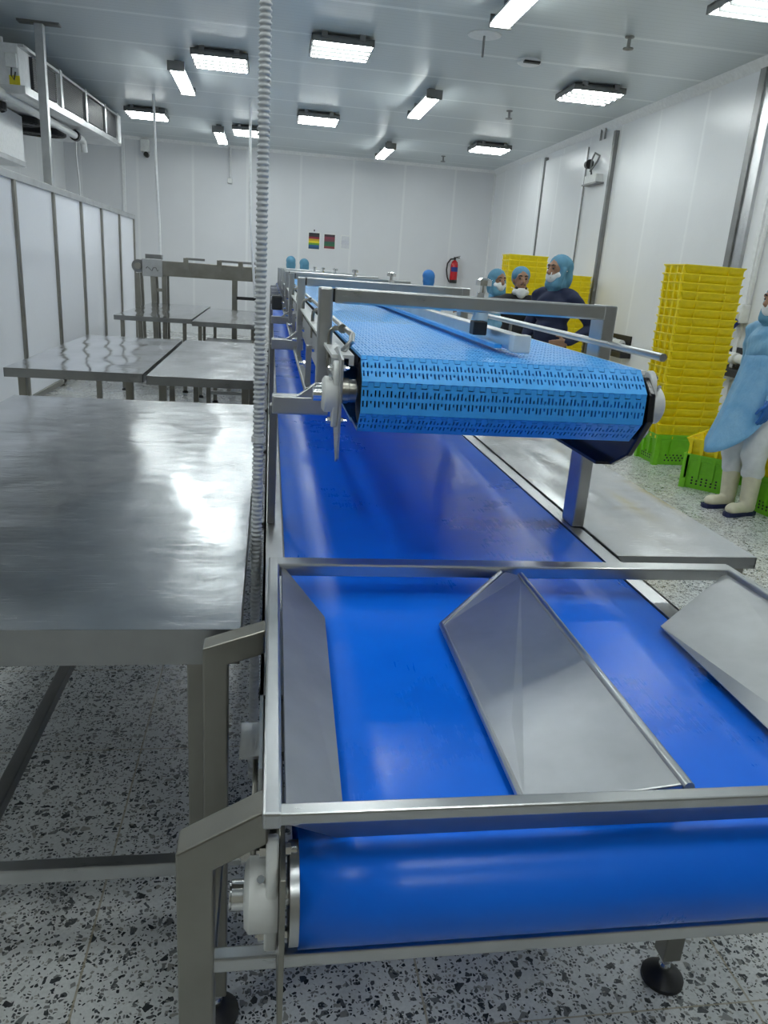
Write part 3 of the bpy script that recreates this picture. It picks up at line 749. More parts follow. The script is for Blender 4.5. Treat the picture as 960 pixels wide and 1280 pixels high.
# ------------------------------------------------------------------ corrugated conduit between table and belt
b = new(); pts = []; rr = []
x, y = -.022, 1.955; z = .12; pitch = .0125; i = 0
while z < ZC:
    pts += [(x, y, z), (x, y, z+pitch*.42), (x, y, z+pitch*.5), (x, y, z+pitch*.92)]; rr += [.0145, .0145, .0118, .0118]; z += pitch
tube(b, pts, rr, 12)
cd = tag(obj('corrugated_conduit', b, 'conduit', None, 'all'), 'ribbed grey corrugated hose hanging from the ceiling between table and blue belt', 'conduit')
obj('hose_clip', lathe(new(), [(.0175, 1.155), (.0175, 1.17)], (x, y, 0), n=16), 'white_pl', cd)

# ------------------------------------------------------------------ cross conveyor by the back
cc = thing('cross_conveyor', 'narrow steel cross conveyor frame standing beyond the far tables', 'conveyor', (-1.1, 13.35, 0))
b = new(); box(b, -.95, .95, -.2, -.17, 1.30, 1.53); obj('side_frame', b, 'steel_warm', cc, bev=.004)
obj('side_frame', box(new(), -.95, .95, .17, .2, 1.32, 1.53), 'steel_warm', cc)
obj('belt_bed', box(new(), -.95, .95, -.17, .17, 1.44, 1.50), 'steel', cc)
hd = obj('head_box', box(new(), -.93, -.62, -.235, -.2, 1.28, 1.55), 'steel', cc, bev=.004)
obj('logo_mark', tube(new(), [(-.87+.022*k, -.237, 1.40+.028*math.sin(k*1.3)+.01*math.sin(k*2.9)) for k in range(10)], .008, 6), 'steel_dark', hd, smooth='all')
obj('end_roller', lathe(new(), [(.10, -.2), (.10, .2)], (-1.0, 0, 1.43), 'y', 24), 'steel_dark', cc, smooth=True)
obj('end_hub', lathe(new(), [(.05, -.26), (.05, -.2), (.02, -.2)], (-1.0, 0, 1.43), 'y', 18), 'steel_warm', cc, smooth=True)
for xa in (-.25, .28, .62): obj('clip_bracket', box(new(), xa-.04, xa+.04, -.225, -.2, 1.42, 1.60), 'steel_warm', cc, bev=.003)
for xa, xb in ((-.25, .05), (.28, .95)): obj('guide_rail', box(new(), xa, xb, -.215, -.2, 1.57, 1.605), 'steel_dark', cc)
obj('top_bracket', box(new(), -.9, -.65, -.1, .1, 1.55, 1.62), 'steel_dark', cc)
for xa, xb in ((-1.02, -.98), (-.78, -.74), (-.60, -.60), (.52, .52)):
    obj('leg', beam(new(), (xa, -.16, 1.32), (xb+.0, -.16, .0), .075, .05), 'steel_warm', cc)
    obj('leg', beam(new(), (xa, .16, 1.32), (xb+.0, .16, .0), .075, .05), 'steel_warm', cc)
obj('brace', box(new(), -.78, -.58, -.17, -.15, 1.05, 1.10), 'steel_warm', cc)
obj('brace', box(new(), .52, .9, -.17, -.15, 1.00, 1.05), 'black', cc)
# cables and conduits from the ceiling
def hose(name, pts, r, label, cat, mat='cable'): return tag(obj(name, tube(new(), pts, r, 8), mat, None, True), label, cat)
hose('cable_conduit', [(-1.82, 13.3, ZC), (-1.81, 13.3, 3.0), (-1.78, 13.3, 2.2), (-1.77, 13.3, 1.62)], .022, 'white cable dropping from the ceiling to the cross conveyor head box', 'cable')
hose('cable_conduit', [(-.35, 12.9, ZC), (-.34, 12.9, 3.0), (-.33, 12.95, 2.2), (-.28, 13.0, 1.6), (-.24, 13.05, 1.05)], .020, 'white cable dropping close behind the corrugated hose toward the cross conveyor', 'cable')
t = thing('wall_conduit', 'short white conduit with an end box on the back wall below the small batten', 'conduit', (-.9, YB, 3.2))
obj('pipe', cyl(new(), (0, -.03, .05), (0, -.03, .72), .025, n=10), 'cable', t); obj('end_box', box(new(), -.05, .05, -.07, 0, 0, .1), 'white_pl', t, bev=.006)

# ------------------------------------------------------------------ things on the back wall
def poster(name, label, x, z, w, h, bands, border):
    t = thing(name, label, 'poster', (x, YB, z), 0, 'notices on the back wall')
    obj('sleeve', box(new(), -w/2-.02, w/2+.02, -.006, 0, -h/2-.02, h/2+.02), 'white_pl', t)
    n = len(bands)
    for i, c in enumerate(bands):
        z1 = h/2-i*h/n
        m = plain('poster ink', c, .5)
        obj('print_band', box(new(), -w/2, w/2, -.009, -.005, z1-h/n, z1), m, t)
    return t
p = poster('wall_poster', 'poster with rainbow coloured bands on the back wall', .957, 2.16, .24, .34, [(.02, .02, .025), (.03, .025, .03), (.25, .02, .04), (.55, .35, .02), (.75, .62, .02), (.12, .30, .03), (.02, .10, .25), (.02, .07, .15)], 0)
obj('hook', box(new(), -.012, .012, -.02, 0, .2, .24), 'black', p)
poster('wall_poster', 'poster in dark red and green on the back wall, right of the rainbow one', 1.305, 2.17, .24, .30, [(.05, .03, .04), (.22, .04, .07), (.16, .05, .07), (.03, .10, .07), (.03, .13, .06), (.22, .05, .06)], 0)
poster('wall_notice', 'pale blank looking paper notice, rightmost of the three on the back wall', 1.66, 2.18, .18, .26, [(.62, .63, .67), (.58, .59, .65), (.62, .63, .67)], 0)
t = thing('security_camera', 'small white camera box with a dark lens high on the back wall', 'camera', (-2.65, YB, 3.66))
obj('housing', box(new(), -.09, .09, -.12, 0, 0, .24), 'white_pl', t, bev=.01); obj('lens', lathe(new(), [(.05, -.17), (.05, -.02)], (0.03, 0, -.05), 'y', 16), 'black', t)
fe = thing('fire_extinguisher', 'red fire extinguisher with black hose hung on the back wall', 'fire extinguisher', (4.2, YB-.13, 1.47))
obj('cylinder', lathe(new(), [(.06, 0), (.085, .02), (.085, .40), (.07, .46), (.03, .50)], n=24), 'red', fe, smooth=True)
obj('base_band', lathe(new(), [(.087, -.005), (.088, .07)], n=24), 'black', fe, smooth=True)
obj('label_sheet', prism(new(), [(.088*math.cos(a*PI/12-PI/2), .088*math.sin(a*PI/12-PI/2)) for a in range(-4, 5)]+[(.08*math.cos(a*PI/12-PI/2), .08*math.sin(a*PI/12-PI/2)) for a in range(4, -5, -1)], 2, .25, .35), 'sockblue', fe)
b = new(); cyl(b, (0, 0, .49), (0, 0, .55), .025, n=12); box(b, -.03, .11, -.012, .012, .55, .57); beam(b, (0, 0, .56), (.12, 0, .60), .02, .012)
obj('valve', b, 'black', fe)
obj('hose', tube(new(), [(-.02, 0, .53), (-.10, -.01, .52), (-.17, -.02, .42), (-.18, -.02, .28), (-.15, -.02, .12), (-.10, -.02, .02)], .018, 8), 'black', fe, smooth=True)
obj('wall_bracket', box(new(), -.05, .05, .06, .13, .2, .3), 'steel_dark', fe)

# ------------------------------------------------------------------ things on the right wall
t = thing('emergency_light', 'white emergency light with tangled cables between two wall conduits', 'light fitting', (XR-.05, 12.05, 3.2))
obj('case', box(new(), -.12, 0, -.24, .2, -.08, .04), 'white_pl', t, bev=.01); obj('shade', box(new(), -.13, 0, -.3, .26, -.10, -.08), 'steel_dark', t)
obj('lead', tube(new(), [(-.05, .1, .04), (-.09, .05, .12), (-.07, -.1, .22), (-.05, -.12, .3), (-.06, .05, .36), (-.06, .14, .28), (-.08, .1, .1)], .014, 8), 'steel_dark', t, smooth=True)
obj('lens', lathe(new(), [(.07, .2), (.06, .3)], (-.06, 0, .22), 'y', 14), 'black', t)
for k, y in enumerate((12.0, 12.16)):
    hose('wall_conduit', [(XR-.03, y, 3.48), (XR-.03, y, ZC-.05)], .016, ('grey conduit rising from the emergency light, nearer of two', 'grey conduit rising from the emergency light, farther of two')[k], 'conduit', 'steel_dark')
hose('wall_conduit', [(XR-.065, 12.5, .25), (XR-.065, 12.5, 3.7)], .012, 'thin dark vertical pipe on the sliding door below the emergency light', 'conduit', 'steel_dark')
so = thing('wall_socket', 'white industrial socket with a blue tilted plug collar by the steel door strip', 'socket', (XR, 7.62, 1.40))
obj('back_box', box(new(), -.10, 0, -.08, .08, -.06, .14), 'white_pl', so, bev=.015)
obj('plug_collar', cyl(new(), (-.08, .0, -.01), (-.13, .08, -.12), .06, .055, n=20), 'sockblue', so, smooth=True)
obj('cap', cyl(new(), (-.06, -.0, .06), (-.095, .04, -.03), .068, .066, n=20), 'white_pl', so, smooth=True)
hose('wall_conduit', [(XR-.035, 7.56, 1.54), (XR-.035, 7.52, 2.6), (XR-.035, 7.5, ZC-.08)], .025, 'white conduit running down to the blue socket', 'conduit')
def roller_bracket(y, z, label):
    t = thing('roller_bracket', label, 'bracket', (XR, y, z), 0, 'wall roller brackets')
    obj('back_plate', box(new(), -.02, 0, -.34, .34, -.10, .12), 'black', t, bev=.004)
    obj('ledge', box(new(), -.16, 0, -.38, .38, -.18, -.10), 'black', t, bev=.006)
    for yy, r, l in ((.12, .06, .10), (-.12, .05, .13)):
        rl = obj('roller', lathe(new(), [(.02, -l), (r, -l+.01), (r, l-.01), (.02, l)], (-.09, yy, 0.01), 'y', 20), 'white_pl', t, smooth=True)
    obj('axle', cyl(new(), (-.09, -.3, .01), (-.09, .3, .01), .014, n=10), 'steel_dark', t)
roller_bracket(10.45, .86, 'black wall bracket with white rollers left of the tall yellow crate stack')
roller_bracket(7.45, .97, 'black wall bracket with a white roller behind the person in the blue gown')

# ------------------------------------------------------------------ crates
def crate(name, label, mat, lx=.6, ly=.4, h=.2, holes=False, rim=.028, group=None, taper=.030):
    """nestable crate: tapered ribbed walls, broad rim, open top; origin at bottom centre"""
    t = thing(name, label, 'crate', (0, 0, 0), 0, group)
    hx, hy = lx/2, ly/2; b = new(); ov = .016; rim = .012; top_in = ov
    def ring(dx, z): return [b.verts.new(p) for p in ((-hx+dx, -hy+dx, z), (hx-dx, -hy+dx, z), (hx-dx, hy-dx, z), (-hx+dx, hy-dx, z))]
    zs = h*.60; ds = .036 if not holes else .026
    o0 = ring(ds+.012, 0); om = ring(ds, zs); o1 = ring(.006, h-rim); i1 = ring(.010, h-.002); im = ring(ds+.004, zs); i0 = ring(ds+.016, .006)
    for a, c in ((o0, om), (om, o1), (i1, im), (im, i0)):
        for k in range(4): b.faces.new((a[k], a[(k+1)%4], c[(k+1)%4], c[k]))
    for k in range(4): b.faces.new((o1[k], o1[(k+1)%4], i1[(k+1)%4], i1[k]))
    b.faces.new(o0[::-1]); b.faces.new(i0)
    bmesh.ops.recalc_face_normals(b, faces=b.faces)
    # ribs: close set on the short ends, two thin ones on the long sides
    for sx in (-1, 1):
        for yy in (-.78, -.30, .30, .78): box(b, min(sx*(hx-.05), sx*(hx-.004)), max(sx*(hx-.05), sx*(hx-.004)), yy*hy-.012, yy*hy+.012, h*.30, h-rim)
        if holes:
            for sy in (-1, 1): box(b, sx*(hx-.03)-.026, sx*(hx-.03)+.026, sy*(hy-.028)-.024, sy*(hy-.028)+.024, h*.0, h-rim)
    for sy in (-1, 1):
        for xx in (-.45, .45): box(b, xx*hx-.003, xx*hx+.003, min(sy*(hy-.04), sy*(hy-.008)), max(sy*(hy-.04), sy*(hy-.008)), h*.3, h-rim)
    if holes:
        n0 = len(b.faces)
        for sy in (-1, 1):
            for i in range(9):
                for j in range(3):
                    x = -.16+i*.04+(j % 2)*.02; z = .045+j*.026; yq = sy*(hy-ds-.012+.012*z/zs); cyl(b, (x, yq-.002, z), (x, yq+.002, z), .0085, n=10)
        for sx in (-1, 1):
            for i in range(6):
                for j in range(3):
                    y = -.10+i*.04; z = .045+j*.026; xq = sx*(hx-ds-.012+.012*z/zs); cyl(b, (xq-.002, y, z), (xq+.002, y, z), .0085, n=10)
        b.faces.ensure_lookup_table()
        for f in b.faces[n0:]: f.material_index = 1
    body = obj('body', b, mat, t, recalc=False)
    if holes: body.data.materials.append(M['dark'])
    b = new()
    for x0, x1, y0, y1 in ((-hx, hx, -hy, -hy+.016), (-hx, hx, hy-.016, hy), (-hx, -hx+.016, -hy+.016, hy-.016), (hx-.016, hx, -hy+.016, hy-.016)):
        box(b, x0, x1, y0, y1, h-rim, h)
    if holes:
        for x0, x1, y0, y1 in ((-hx+.004, hx-.004, -hy+.004, -hy+.016), (-hx+.004, hx-.004, hy-.016, hy-.004), (-hx+.004, -hx+.016, -hy+.016, hy-.016), (hx-.016, hx-.004, -hy+.016, hy-.016)): box(b, x0, x1, y0, y1, h-.055, h-.045)
    obj('rim', b, mat, t, bev=.002)
    return t
yc = crate('yellow_crate', 'yellow plastic crate', 'yellow', h=.20)
gc = crate('green_crate', 'green plastic crate with vent holes under the tall yellow stack', 'green', h=.30, holes=True)
ORD = ['topmost', 'second from the top', 'third from the top', 'fourth from the top', 'fifth from the top', 'sixth from the top', 'seventh from the top', 'eighth from the top', 'ninth from the top', 'tenth from the top', 'eleventh from the top', 'twelfth from the top', 'thirteenth from the top', 'fourteenth from the top', 'fifteenth from the top', 'sixteenth from the top', 'seventeenth from the top', 'eighteenth from the top', 'nineteenth from the top', 'twentieth from the top', 'twenty first from the top', 'twenty second from the top', 'twenty third from the top', 'twenty fourth from the top', 'twenty fifth from the top', 'lowest']
first = [True]
def stack(x, y, z0, n, step, rz, where, group, jit=.006, lean=(0, 0)):
    for k in range(n):
        lab = f'yellow crate, {ORD[n-1-k] if k else "lowest"} of {where}'
        loc = (x+random.uniform(-jit, jit)+lean[0]*k, y+random.uniform(-jit, jit), z0+k*step); r = rz+random.uniform(-.008, .008)
        if first[0]:
            yc.location = loc; yc.rotation_euler = (0, 0, r); yc['label'] = lab; yc['group'] = group; first[0] = False
        else: dup(yc, loc, r, lab, group)
gc.location = (3.99, 6.82, 0)
stack(3.99, 6.82, .20, 20, .0765, 0.0, 'the tall stack on a green crate', 'tall yellow crate stack', lean=(-.0012, 0))
stack(3.78, 11.5, .0, 24, .0775, 0.0, 'the stack behind the two dark dressed men', 'yellow crates behind the men')
stack(4.58, 11.7, .0, 21, .0775, 0.0, 'the lower stack right of the navy jacket', 'yellow crates right of the men')
# the loose crates around the boots
g2 = dup(gc, (3.90, 5.93, 0), math.radians(-47)+PI/2, 'green vented crate with one yellow crate on it, left of the cream boots')
stack(3.90, 5.93, .235, 1, .07, math.radians(-47)+PI/2, 'a short green and yellow pair left of the boots', 'short crate pair')
yl = [o for o in COL.objects if o.get('group') == 'short crate pair'][0]; yl['label'] = 'single yellow crate resting in the green crate left of the cream boots'
g3 = dup(gc, (4.09, 5.16, 0), math.radians(8), 'green vented crate behind the person in the blue gown at the right edge')
stack(4.09, 5.16, .23, 5, .072, math.radians(8), 'the stack behind the cream boots', 'yellow crates behind the boots')
g4 = dup(gc, (4.12, 4.60, 0), math.radians(8), 'green crate at the right photo edge in front of the other green crate')

# ------------------------------------------------------------------ people
def blob(bm, items, seg=18):
    for it in items:
        if it[0] == 'c':
            _, p0, p1, r0, r1 = it; p0, p1 = V(p0), V(p1); n = 5; pts = []; rr = []
            d = p1-p0; ln = max(d.length, 1e-4); u = d/ln
            for k in range(n): a = PI/2*(1-k/(n-1)); pts.append(p0-u*r0*math.sin(a)); rr.append(max(r0*math.cos(a), 1e-4))
            for k in range(n): a = PI/2*k/(n-1); pts.append(p1+u*r1*math.sin(a)); rr.append(max(r1*math.cos(a), 1e-4))
            tube(bm, pts, rr, seg)
        elif it[0] == 'e': ellip(bm, it[1], it[2], it[3] if len(it) > 3 else None, 20, 14)
    return bm
def fused(name, items, mat, parent, voxel=.012, smooth=6, disp=None):
    bm = new(); blob(bm, items); me = bpy.data.meshes.new('tmp'); bm.to_mesh(me); bm.free()
    o = bpy.data.objects.new('tmp', me); COL.objects.link(o)
    r = o.modifiers.new('r', 'REMESH'); r.mode = 'VOXEL'; r.voxel_size = voxel
    s = o.modifiers.new('s', 'SMOOTH'); s.iterations = smooth; s.factor = .5
    dg = bpy.context.evaluated_depsgraph_get(); me2 = bpy.data.meshes.new_from_object(o.evaluated_get(dg))
    bpy.data.objects.remove(o)
    me2.name = name; me2.materials.clear(); me2.materials.append(M[mat])
    for p in me2.polygons: p.use_smooth = True
    if disp:
        for v in me2.vertices: v.co += V(disp(v.co))
    q = bpy.data.objects.new(name, me2); COL.objects.link(q); q.parent = parent
    return q
def hand_items(w, fd, nd, curl=.25, sc=1., th=1):
    """w wrist, fd finger direction, nd palm normal; a palm, four unequal bent fingers and a thumb"""
    w, fd, nd = V(w), V(fd).normalized(), V(nd).normalized(); sd = fd.cross(nd).normalized(); it = []
    tsd = sd*th
    for k in range(4): it.append(('c', w+fd*.012*sc+sd*(k-1.5)*.012*sc, w+fd*.085*sc+sd*(k-1.5)*.021*sc, .015*sc, .0115*sc))
    for k, ln in enumerate((.068, .078, .073, .058)):
        p0 = w+fd*.088*sc+sd*(k-1.5)*.0215*sc
        d1 = (fd+nd*curl+sd*(k-1.5)*.06).normalized(); d2 = (fd+nd*curl*2.6).normalized(); d3 = (fd+nd*curl*4).normalized()
        a = p0+d1*ln*sc*.45; c = a+d2*ln*sc*.32; e = c+d3*ln*sc*.25
        it += [('c', p0, a, .0098*sc, .009*sc), ('c', a, c, .009*sc, .0083*sc), ('c', c, e, .0083*sc, .007*sc)]
    t0 = w+fd*.03*sc-tsd*.028*sc; t1 = t0+(fd*.6-tsd*.8+nd*.3).normalized()*.042*sc; t2 = t1+(fd*.9-tsd*.3+nd*.4).normalized()*.034*sc
    it += [('c', t0, t1, .013*sc, .011*sc), ('c', t1, t2, .011*sc, .008*sc)]
    return it
def person(label, loc, rz, h=1.75, arms=None, top='navy', legs='blackcloth', net='net', hood=False, mask='up', gown=False, boots=False, gloves=None, voxel=.011, turn=0., beard=False, shoes='black'):
    s = h/1.75
    t = thing('person', label, 'person', loc, rz)
    def S(p): return V(p)*s
    arms = arms or {}
    J = {'sL': (.178, -.01, 1.41), 'sR': (-.178, -.01, 1.41)}
    eL, wL = arms.get('L', ((.235, -.02, 1.14), (.235, .06, .90))); eR, wR = arms.get('R', ((-.235, -.02, 1.14), (-.235, .06, .90)))
    R3 = Matrix.Rotation(turn, 3, 'Z'); hc = V((0, .025, 1.635))
    def hd(p): return (hc+R3@(V(p)-hc))*s
    # body: one continuous surface with head, neck, trunk, limbs, hands
    it = [('e', hd((0, .015, 1.655)), (.074*s, .094*s, .105*s)), ('e', hd((0, .055, 1.60)), (.055*s, .062*s, .075*s)), ('e', hd((0, .075, 1.555)), (.03*s, .03*s, .025*s)),
          ('c', hd((0, .112, 1.645)), hd((0, .126, 1.615)), .012*s, .017*s), ('c', hd((-.018, .106, 1.572)), hd((.018, .106, 1.572)), .010*s, .010*s),
          ('c', hd((-.04, .088, 1.675)), hd((.04, .088, 1.675)), .018*s, .018*s)]
    for sx in (-1, 1): it.append(('e', hd((sx*.076, .0, 1.635)), (.012*s, .022*s, .034*s)))
    it += [('c', S((0, -.01, 1.44)), hd((0, .0, 1.58)), .062*s, .056*s), ('e', S((0, 0, 1.31)), (.155*s, .105*s, .17*s)), ('e', S((0, .0, 1.12)), (.135*s, .095*s, .16*s)), ('e', S((0, -.005, .96)), (.155*s, .11*s, .12*s)),
           ('c', S((-.12, -.01, 1.42)), S((.12, -.01, 1.42)), .06*s, .06*s)]
    for sd, e, w in (('sL', eL, wL), ('sR', eR, wR)):
        it += [('c', S(J[sd]), S(e), .052*s, .040*s), ('c', S(e), S(w), .040*s, .027*s)]
    hands = []
    for k, (e, w) in enumerate(((eL, wL), (eR, wR))):
        dr = (V(w)-V(e)).normalized(); fd = arms.get('fL' if k == 0 else 'fR', tuple(dr)); nd = arms.get('nL' if k == 0 else 'nR', ((-1, .2, 0) if k == 0 else (1, .2, 0)))
        nd = V(nd)-V(fd).normalized()*V(nd).dot(V(fd).normalized())
        hands.append(hand_items(S(w), fd, nd, .22, s*1.02, -1 if k == 0 else 1))
        it += hands[-1]
    for sx in (-1, 1):
        it += [('c', S((sx*.09, 0, .93)), S((sx*.095, .015, .50)), .085*s, .055*s), ('c', S((sx*.095, .015, .50)), S((sx*.10, -.015, .10)), .052*s, .036*s), ('c', S((sx*.10, -.03, .045)), S((sx*.115, .13, .035)), .038*s, .03*s)]
    fused('body', it, 'skin', t, voxel*.72, 3)
    # eyes, brows
    for sx in (-1, 1):
        obj('eye', ellip(new(), hd((sx*.031, .098, 1.650)), (.013*s, .009*s, .008*s)), 'black', t, smooth='all')
        obj('eyebrow', tube(new(), [hd((sx*.015, .106, 1.677)), hd((sx*.032, .106, 1.682)), hd((sx*.05, .093, 1.675))], .006*s, 8), 'black', t, smooth='all')
    if beard:
        fused('beard', [('c', hd((-.05, .06, 1.56)), hd((0, .085, 1.545)), .016*s, .016*s), ('c', hd((.05, .06, 1.56)), hd((0, .085, 1.545)), .016*s, .016*s), ('c', hd((-.025, .113, 1.592)), hd((.025, .113, 1.592)), .007*s, .007*s)], 'black', t, .007, 3)
    # hair cover
    it = [('e', hd((0, -.012, 1.685)), (.098*s, .108*s, .092*s)), ('e', hd((0, -.05, 1.665)), (.09*s, .085*s, .10*s))]
    if mask is None: it += [('e', hd((0, -.03, 1.60)), (.100*s, .094*s, .11*s)), ('c', hd((0, -.02, 1.50)), hd((0, -.03, 1.58)), .085*s, .09*s)]
    if hood:
        it += [('e', hd((0, -.06, 1.58)), (.088*s, .075*s, .12*s)), ('c', hd((-.075, .02, 1.64)), hd((-.055, .05, 1.52)), .032*s, .04*s), ('c', hd((.075, .02, 1.64)), hd((.055, .05, 1.52)), .032*s, .04*s),
               ('c', hd((-.05, .05, 1.515)), hd((.05, .05, 1.515)), .045*s, .045*s), ('c', S((0, -.01, 1.47)), hd((0, -.0, 1.54)), .085*s, .082*s)]
    fused('hair_net', it, net, t, voxel*.8, 5, lambda c: (0, 0, .003*math.sin(c.x*190)*math.sin(c.y*170+c.z*150)))
    if mask:
        z = 1.585 if mask == 'up' else 1.508
        it = [('e', hd((0, .083, z)), (.056*s, .036*s, .058*s)), ('c', hd((-.060, .05, z+.008)), hd((.060, .05, z+.008)), .032*s, .032*s), ('e', hd((0, .080, z+.022)), (.048*s, .040*s, .038*s))]
        mk = fused('face_mask', it, 'mask', t, .008, 4)
        for sx in (-1, 1):
            b = new(); tube(b, [hd((sx*.06, .075, z+.03)), hd((sx*.082, .03, z+.045)), hd((sx*.086, -.02, z+.05))], .004*s, 6)
            obj('ear_loop', b, 'mask', mk, smooth='all')
    # upper garment
    g = .016
    it = [('e', S((0, .0, 1.30)), ((.165+g)*s, (.115+g)*s, .19*s)), ('e', S((0, .005, 1.10)), ((.15+g)*s, (.112+g)*s, .19*s)), ('e', S((0, 0, .96)), ((.162+g)*s, (.118+g)*s, .14*s)),
          ('c', S((-.13, -.01, 1.42)), S((.13, -.01, 1.42)), .075*s, .075*s)]
    for sd, e, w in (('sL', eL, wL), ('sR', eR, wR)):
        wv = V(e)+(V(w)-V(e))*.93
        it += [('c', S(J[sd]), S(e), .064*s, .055*s), ('c', S(e), S(wv), .056*s, .042*s)]
    if not gown: it += [('c', S((0, -.01, 1.47)), S((0, -.005, 1.50)), .074*s, .070*s)]
    fold = lambda c: (.004*math.sin(c.z*55+c.x*30), .005*math.sin(c.z*47+c.x*25), 0)
    fused('jacket' if not gown else 'gown_top', it, 'gown' if gown else top, t, voxel, 5, fold)
    # trousers
    it = [('e', S((0, -.005, .95)), (.168*s, .12*s, .12*s))]
    for sx in (-1, 1):
        r = 1.25 if boots else 1.
        it += [('c', S((sx*.09, 0, .90)), S((sx*.10, .015, .52)), .098*s, .078*s*r), ('c', S((sx*.10, .015, .52)), S((sx*.105, -.005, (.36 if boots else .10))), .078*s*r, (.085 if boots else .066)*s)]
    fused('trousers', it, legs, t, voxel, 5, lambda c: (.005*math.sin(c.z*40+c.y*30), .006*math.sin(c.z*33+c.x*40), 0))
    for sx in (-1, 1):
        if boots:
            bt = fused('boot', [('c', S((sx*.105, -.008, .37)), S((sx*.105, -.025, .10)), .074*s, .062*s), ('c', S((sx*.105, -.045, .065)), S((sx*.118, .14, .055)), .050*s, .046*s), ('e', S((sx*.115, .11, .062)), (.052*s, .085*s, .046*s))], boots, t, .009, 4)
            b = new(); pr = [(.0, -.105), (.038, -.095), (.046, -.05), (.042, 0), (.052, .07), (.054, .13), (.038, .19), (0, .205), (-.038, .19), (-.05, .13), (-.048, .07), (-.040, 0), (-.046, -.05), (-.038, -.095)]
            prism(b, [((sx*.105+p[0]+.012*max(0, p[1])/.15*sx)*s, (p[1])*s) for p in pr], 2, .0, .035*s); obj('boot_sole', b, 'sole', bt, bev=.004)
        else:
            fused('shoe', [('c', S((sx*.10, -.04, .05)), S((sx*.115, .15, .045)), .045*s, .042*s), ('c', S((sx*.10, -.03, .05)), S((sx*.10, -.03, .10)), .044*s, .046*s)], shoes, t, .010, 3)
    if gloves:
        for k in range(2):
            gi = [(q[0], q[1], q[2], q[3]+.0025, q[4]+.0025) for q in hands[k]]
            e, w = (eL, wL) if k == 0 else (eR, wR); d = (V(w)-V(e)).normalized()
            gi.append(('c', S(V(w)-d*.07), S(w), .040*s, .032*s))
            fused('glove', gi, gloves, t, .0055, 2)
    return t
# the person at the right edge, facing left, flared gown
pa = person('person in a pale blue gown and cream boots standing at the right edge', (3.635, 5.18, 0), math.radians(102), 1.70,
            arms={'R': ((-.285, -.04, 1.13), (-.235, .13, .915)), 'L': ((.235, -.08, 1.14), (.20, -.06, .90)), 'fR': (0, .10, -1), 'nR': (1, .1, 0)},
            legs='whitecloth', hood=True, net='net', gown=True, boots='boot', gloves='glove', voxel=.010)
# skirt of the gown: an open sheet blown forward
b = new(); rows = []; nu, nv = 36, 16
for j in range(nv+1):
    f = j/nv; z = 1.27-(1.27-.50)*f
    row = []
    for i in range(nu+1):
        a = math.radians(-78+173*i/nu)      # 0 = forward (+y)
        fw = math.cos(a)
        rx = .162+.088*f**.7+.012*math.sin(a*9+f*3)*f; ry = .112+.055*f**.5+.23*f**1.5*max(0, fw)+.014*math.sin(a*7+2*f)*f
        zz = z+(.50*f*f*(1-max(0, fw))**1.1)
        row.append(b.verts.new((math.sin(a)*rx, fw*ry, zz)))
    rows.append(row)
for j in range(nv):
    for i in range(nu): b.faces.new((rows[j][i], rows[j][i+1], rows[j+1][i+1], rows[j+1][i]))
gs = obj('gown_skirt', b, 'gown', pa, smooth='all'); gs.scale = (.97, .97, .97)
md = gs.modifiers.new('thick', 'SOLIDIFY'); md.thickness = .002
b = new(); tube(b, [(-.10, .01, 1.42), (-.03, .085, 1.40), (.05, .09, 1.385), (.11, .0, 1.42)], .012, 8)
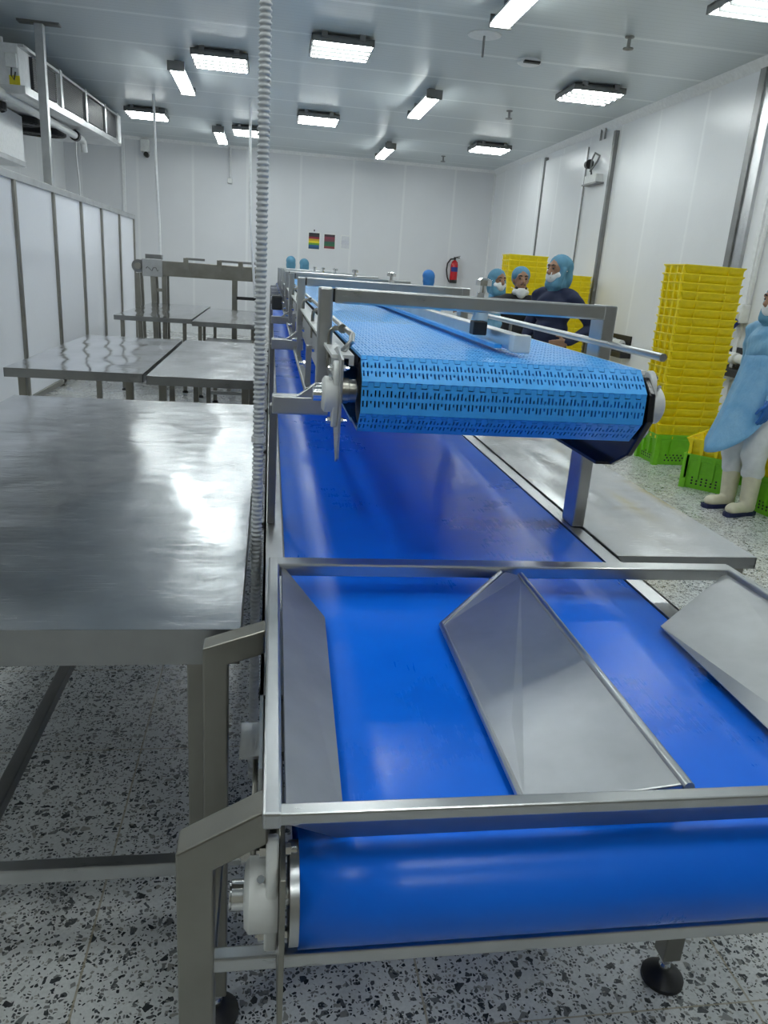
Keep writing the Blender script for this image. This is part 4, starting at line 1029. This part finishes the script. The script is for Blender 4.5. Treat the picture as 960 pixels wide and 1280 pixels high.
# group of three
tm = person('tall person in a navy jacket, blue hood and white mask, hand on hip', (2.69, 7.15, 0), math.radians(128), 1.845,
       arms={'R': ((-.37, -.10, 1.17), (-.235, .09, 1.03)), 'L': ((.235, -.0, 1.15), (.21, .10, .92)), 'fR': (.80, .5, -.22), 'nR': (.5, -.8, 0)}, top='navy', legs='blackcloth', hood=True, mask='up', turn=math.radians(-16))
b = new(); ellip(b, (-.075, .142, 1.385), (.034, .006, .014)); obj('chest_emblem', b, 'gold', tm, smooth='all')
person('bearded person in black clothing with a mask pulled under the chin', (2.575, 7.9, 0), math.radians(176), 1.73,
       arms={'L': ((.42, .02, 1.36), (.62, .16, 1.33)), 'R': ((-.235, .0, 1.14), (-.16, .2, 1.02))} , top='blackcloth', legs='blackcloth', mask='down', beard=True)
person('person in a pale blue gown and hood standing left of the bearded one', (2.53, 8.6, 0), math.radians(200), 1.70, top='gown', legs='whitecloth', hood=True, gown=True, boots='boot', gloves='glove')
# figures beyond the conveyor, mostly hidden
person('person beyond the rails by the red extinguisher, blue hair net only visible', (2.42, 12.0, 0), math.radians(20), 1.66, top='gown', legs='whitecloth', net='netdark', hood=False, mask=None, gown=True, boots='boot', voxel=.014)
p1 = person('left one of two people at the far conveyor end, hair net above the rails', (-.02+.05, 16.3, 0), math.radians(10), 1.76, top='whitecloth', legs='whitecloth', net='net', hood=False, mask=None, boots='boot', voxel=.014)
p1.location = (.41, 16.3, 0)
p2 = dup(p1, (.69, 16.6, 0), math.radians(25), 'right one of two people at the far conveyor end, lower hair net above the rails'); p2.scale = (.985, .985, .985)

# ------------------------------------------------------------------ world, camera, colour
wd = bpy.data.worlds.new('World'); SC.world = wd; wd.use_nodes = True
wd.node_tree.nodes['Background'].inputs[0].default_value = (.6, .65, .7, 1); wd.node_tree.nodes['Background'].inputs[1].default_value = .05
cam = bpy.data.cameras.new('Camera'); co = bpy.data.objects.new('Camera', cam); COL.objects.link(co)
yaw, pitch, roll, F = .1645, .308, .0713, 940.
fwd = V((math.sin(yaw)*math.cos(pitch), math.cos(yaw)*math.cos(pitch), -math.sin(pitch))); rt = V((math.cos(yaw), -math.sin(yaw), 0)); up = rt.cross(fwd)
c, s = math.cos(roll), math.sin(roll); r2 = rt*c+up*s; u2 = -rt*s+up*c
mw = Matrix((r2, u2, -fwd)).transposed().to_4x4(); mw.translation = V((0, 0, 1.6)); co.matrix_world = mw
cam.sensor_fit = 'VERTICAL'; cam.sensor_height = 32.; cam.lens = F/1280*32.; cam.clip_start = .05; cam.clip_end = 100
SC.camera = co
SC.view_settings.view_transform = 'Standard'; SC.view_settings.look = 'None'; SC.view_settings.gamma = 1; SC.view_settings.use_curve_mapping = False
SC.view_settings.exposure = -.2
SC.cycles.max_bounces = 8; SC.cycles.diffuse_bounces = 5; SC.cycles.glossy_bounces = 4; SC.cycles.sample_clamp_indirect = 6
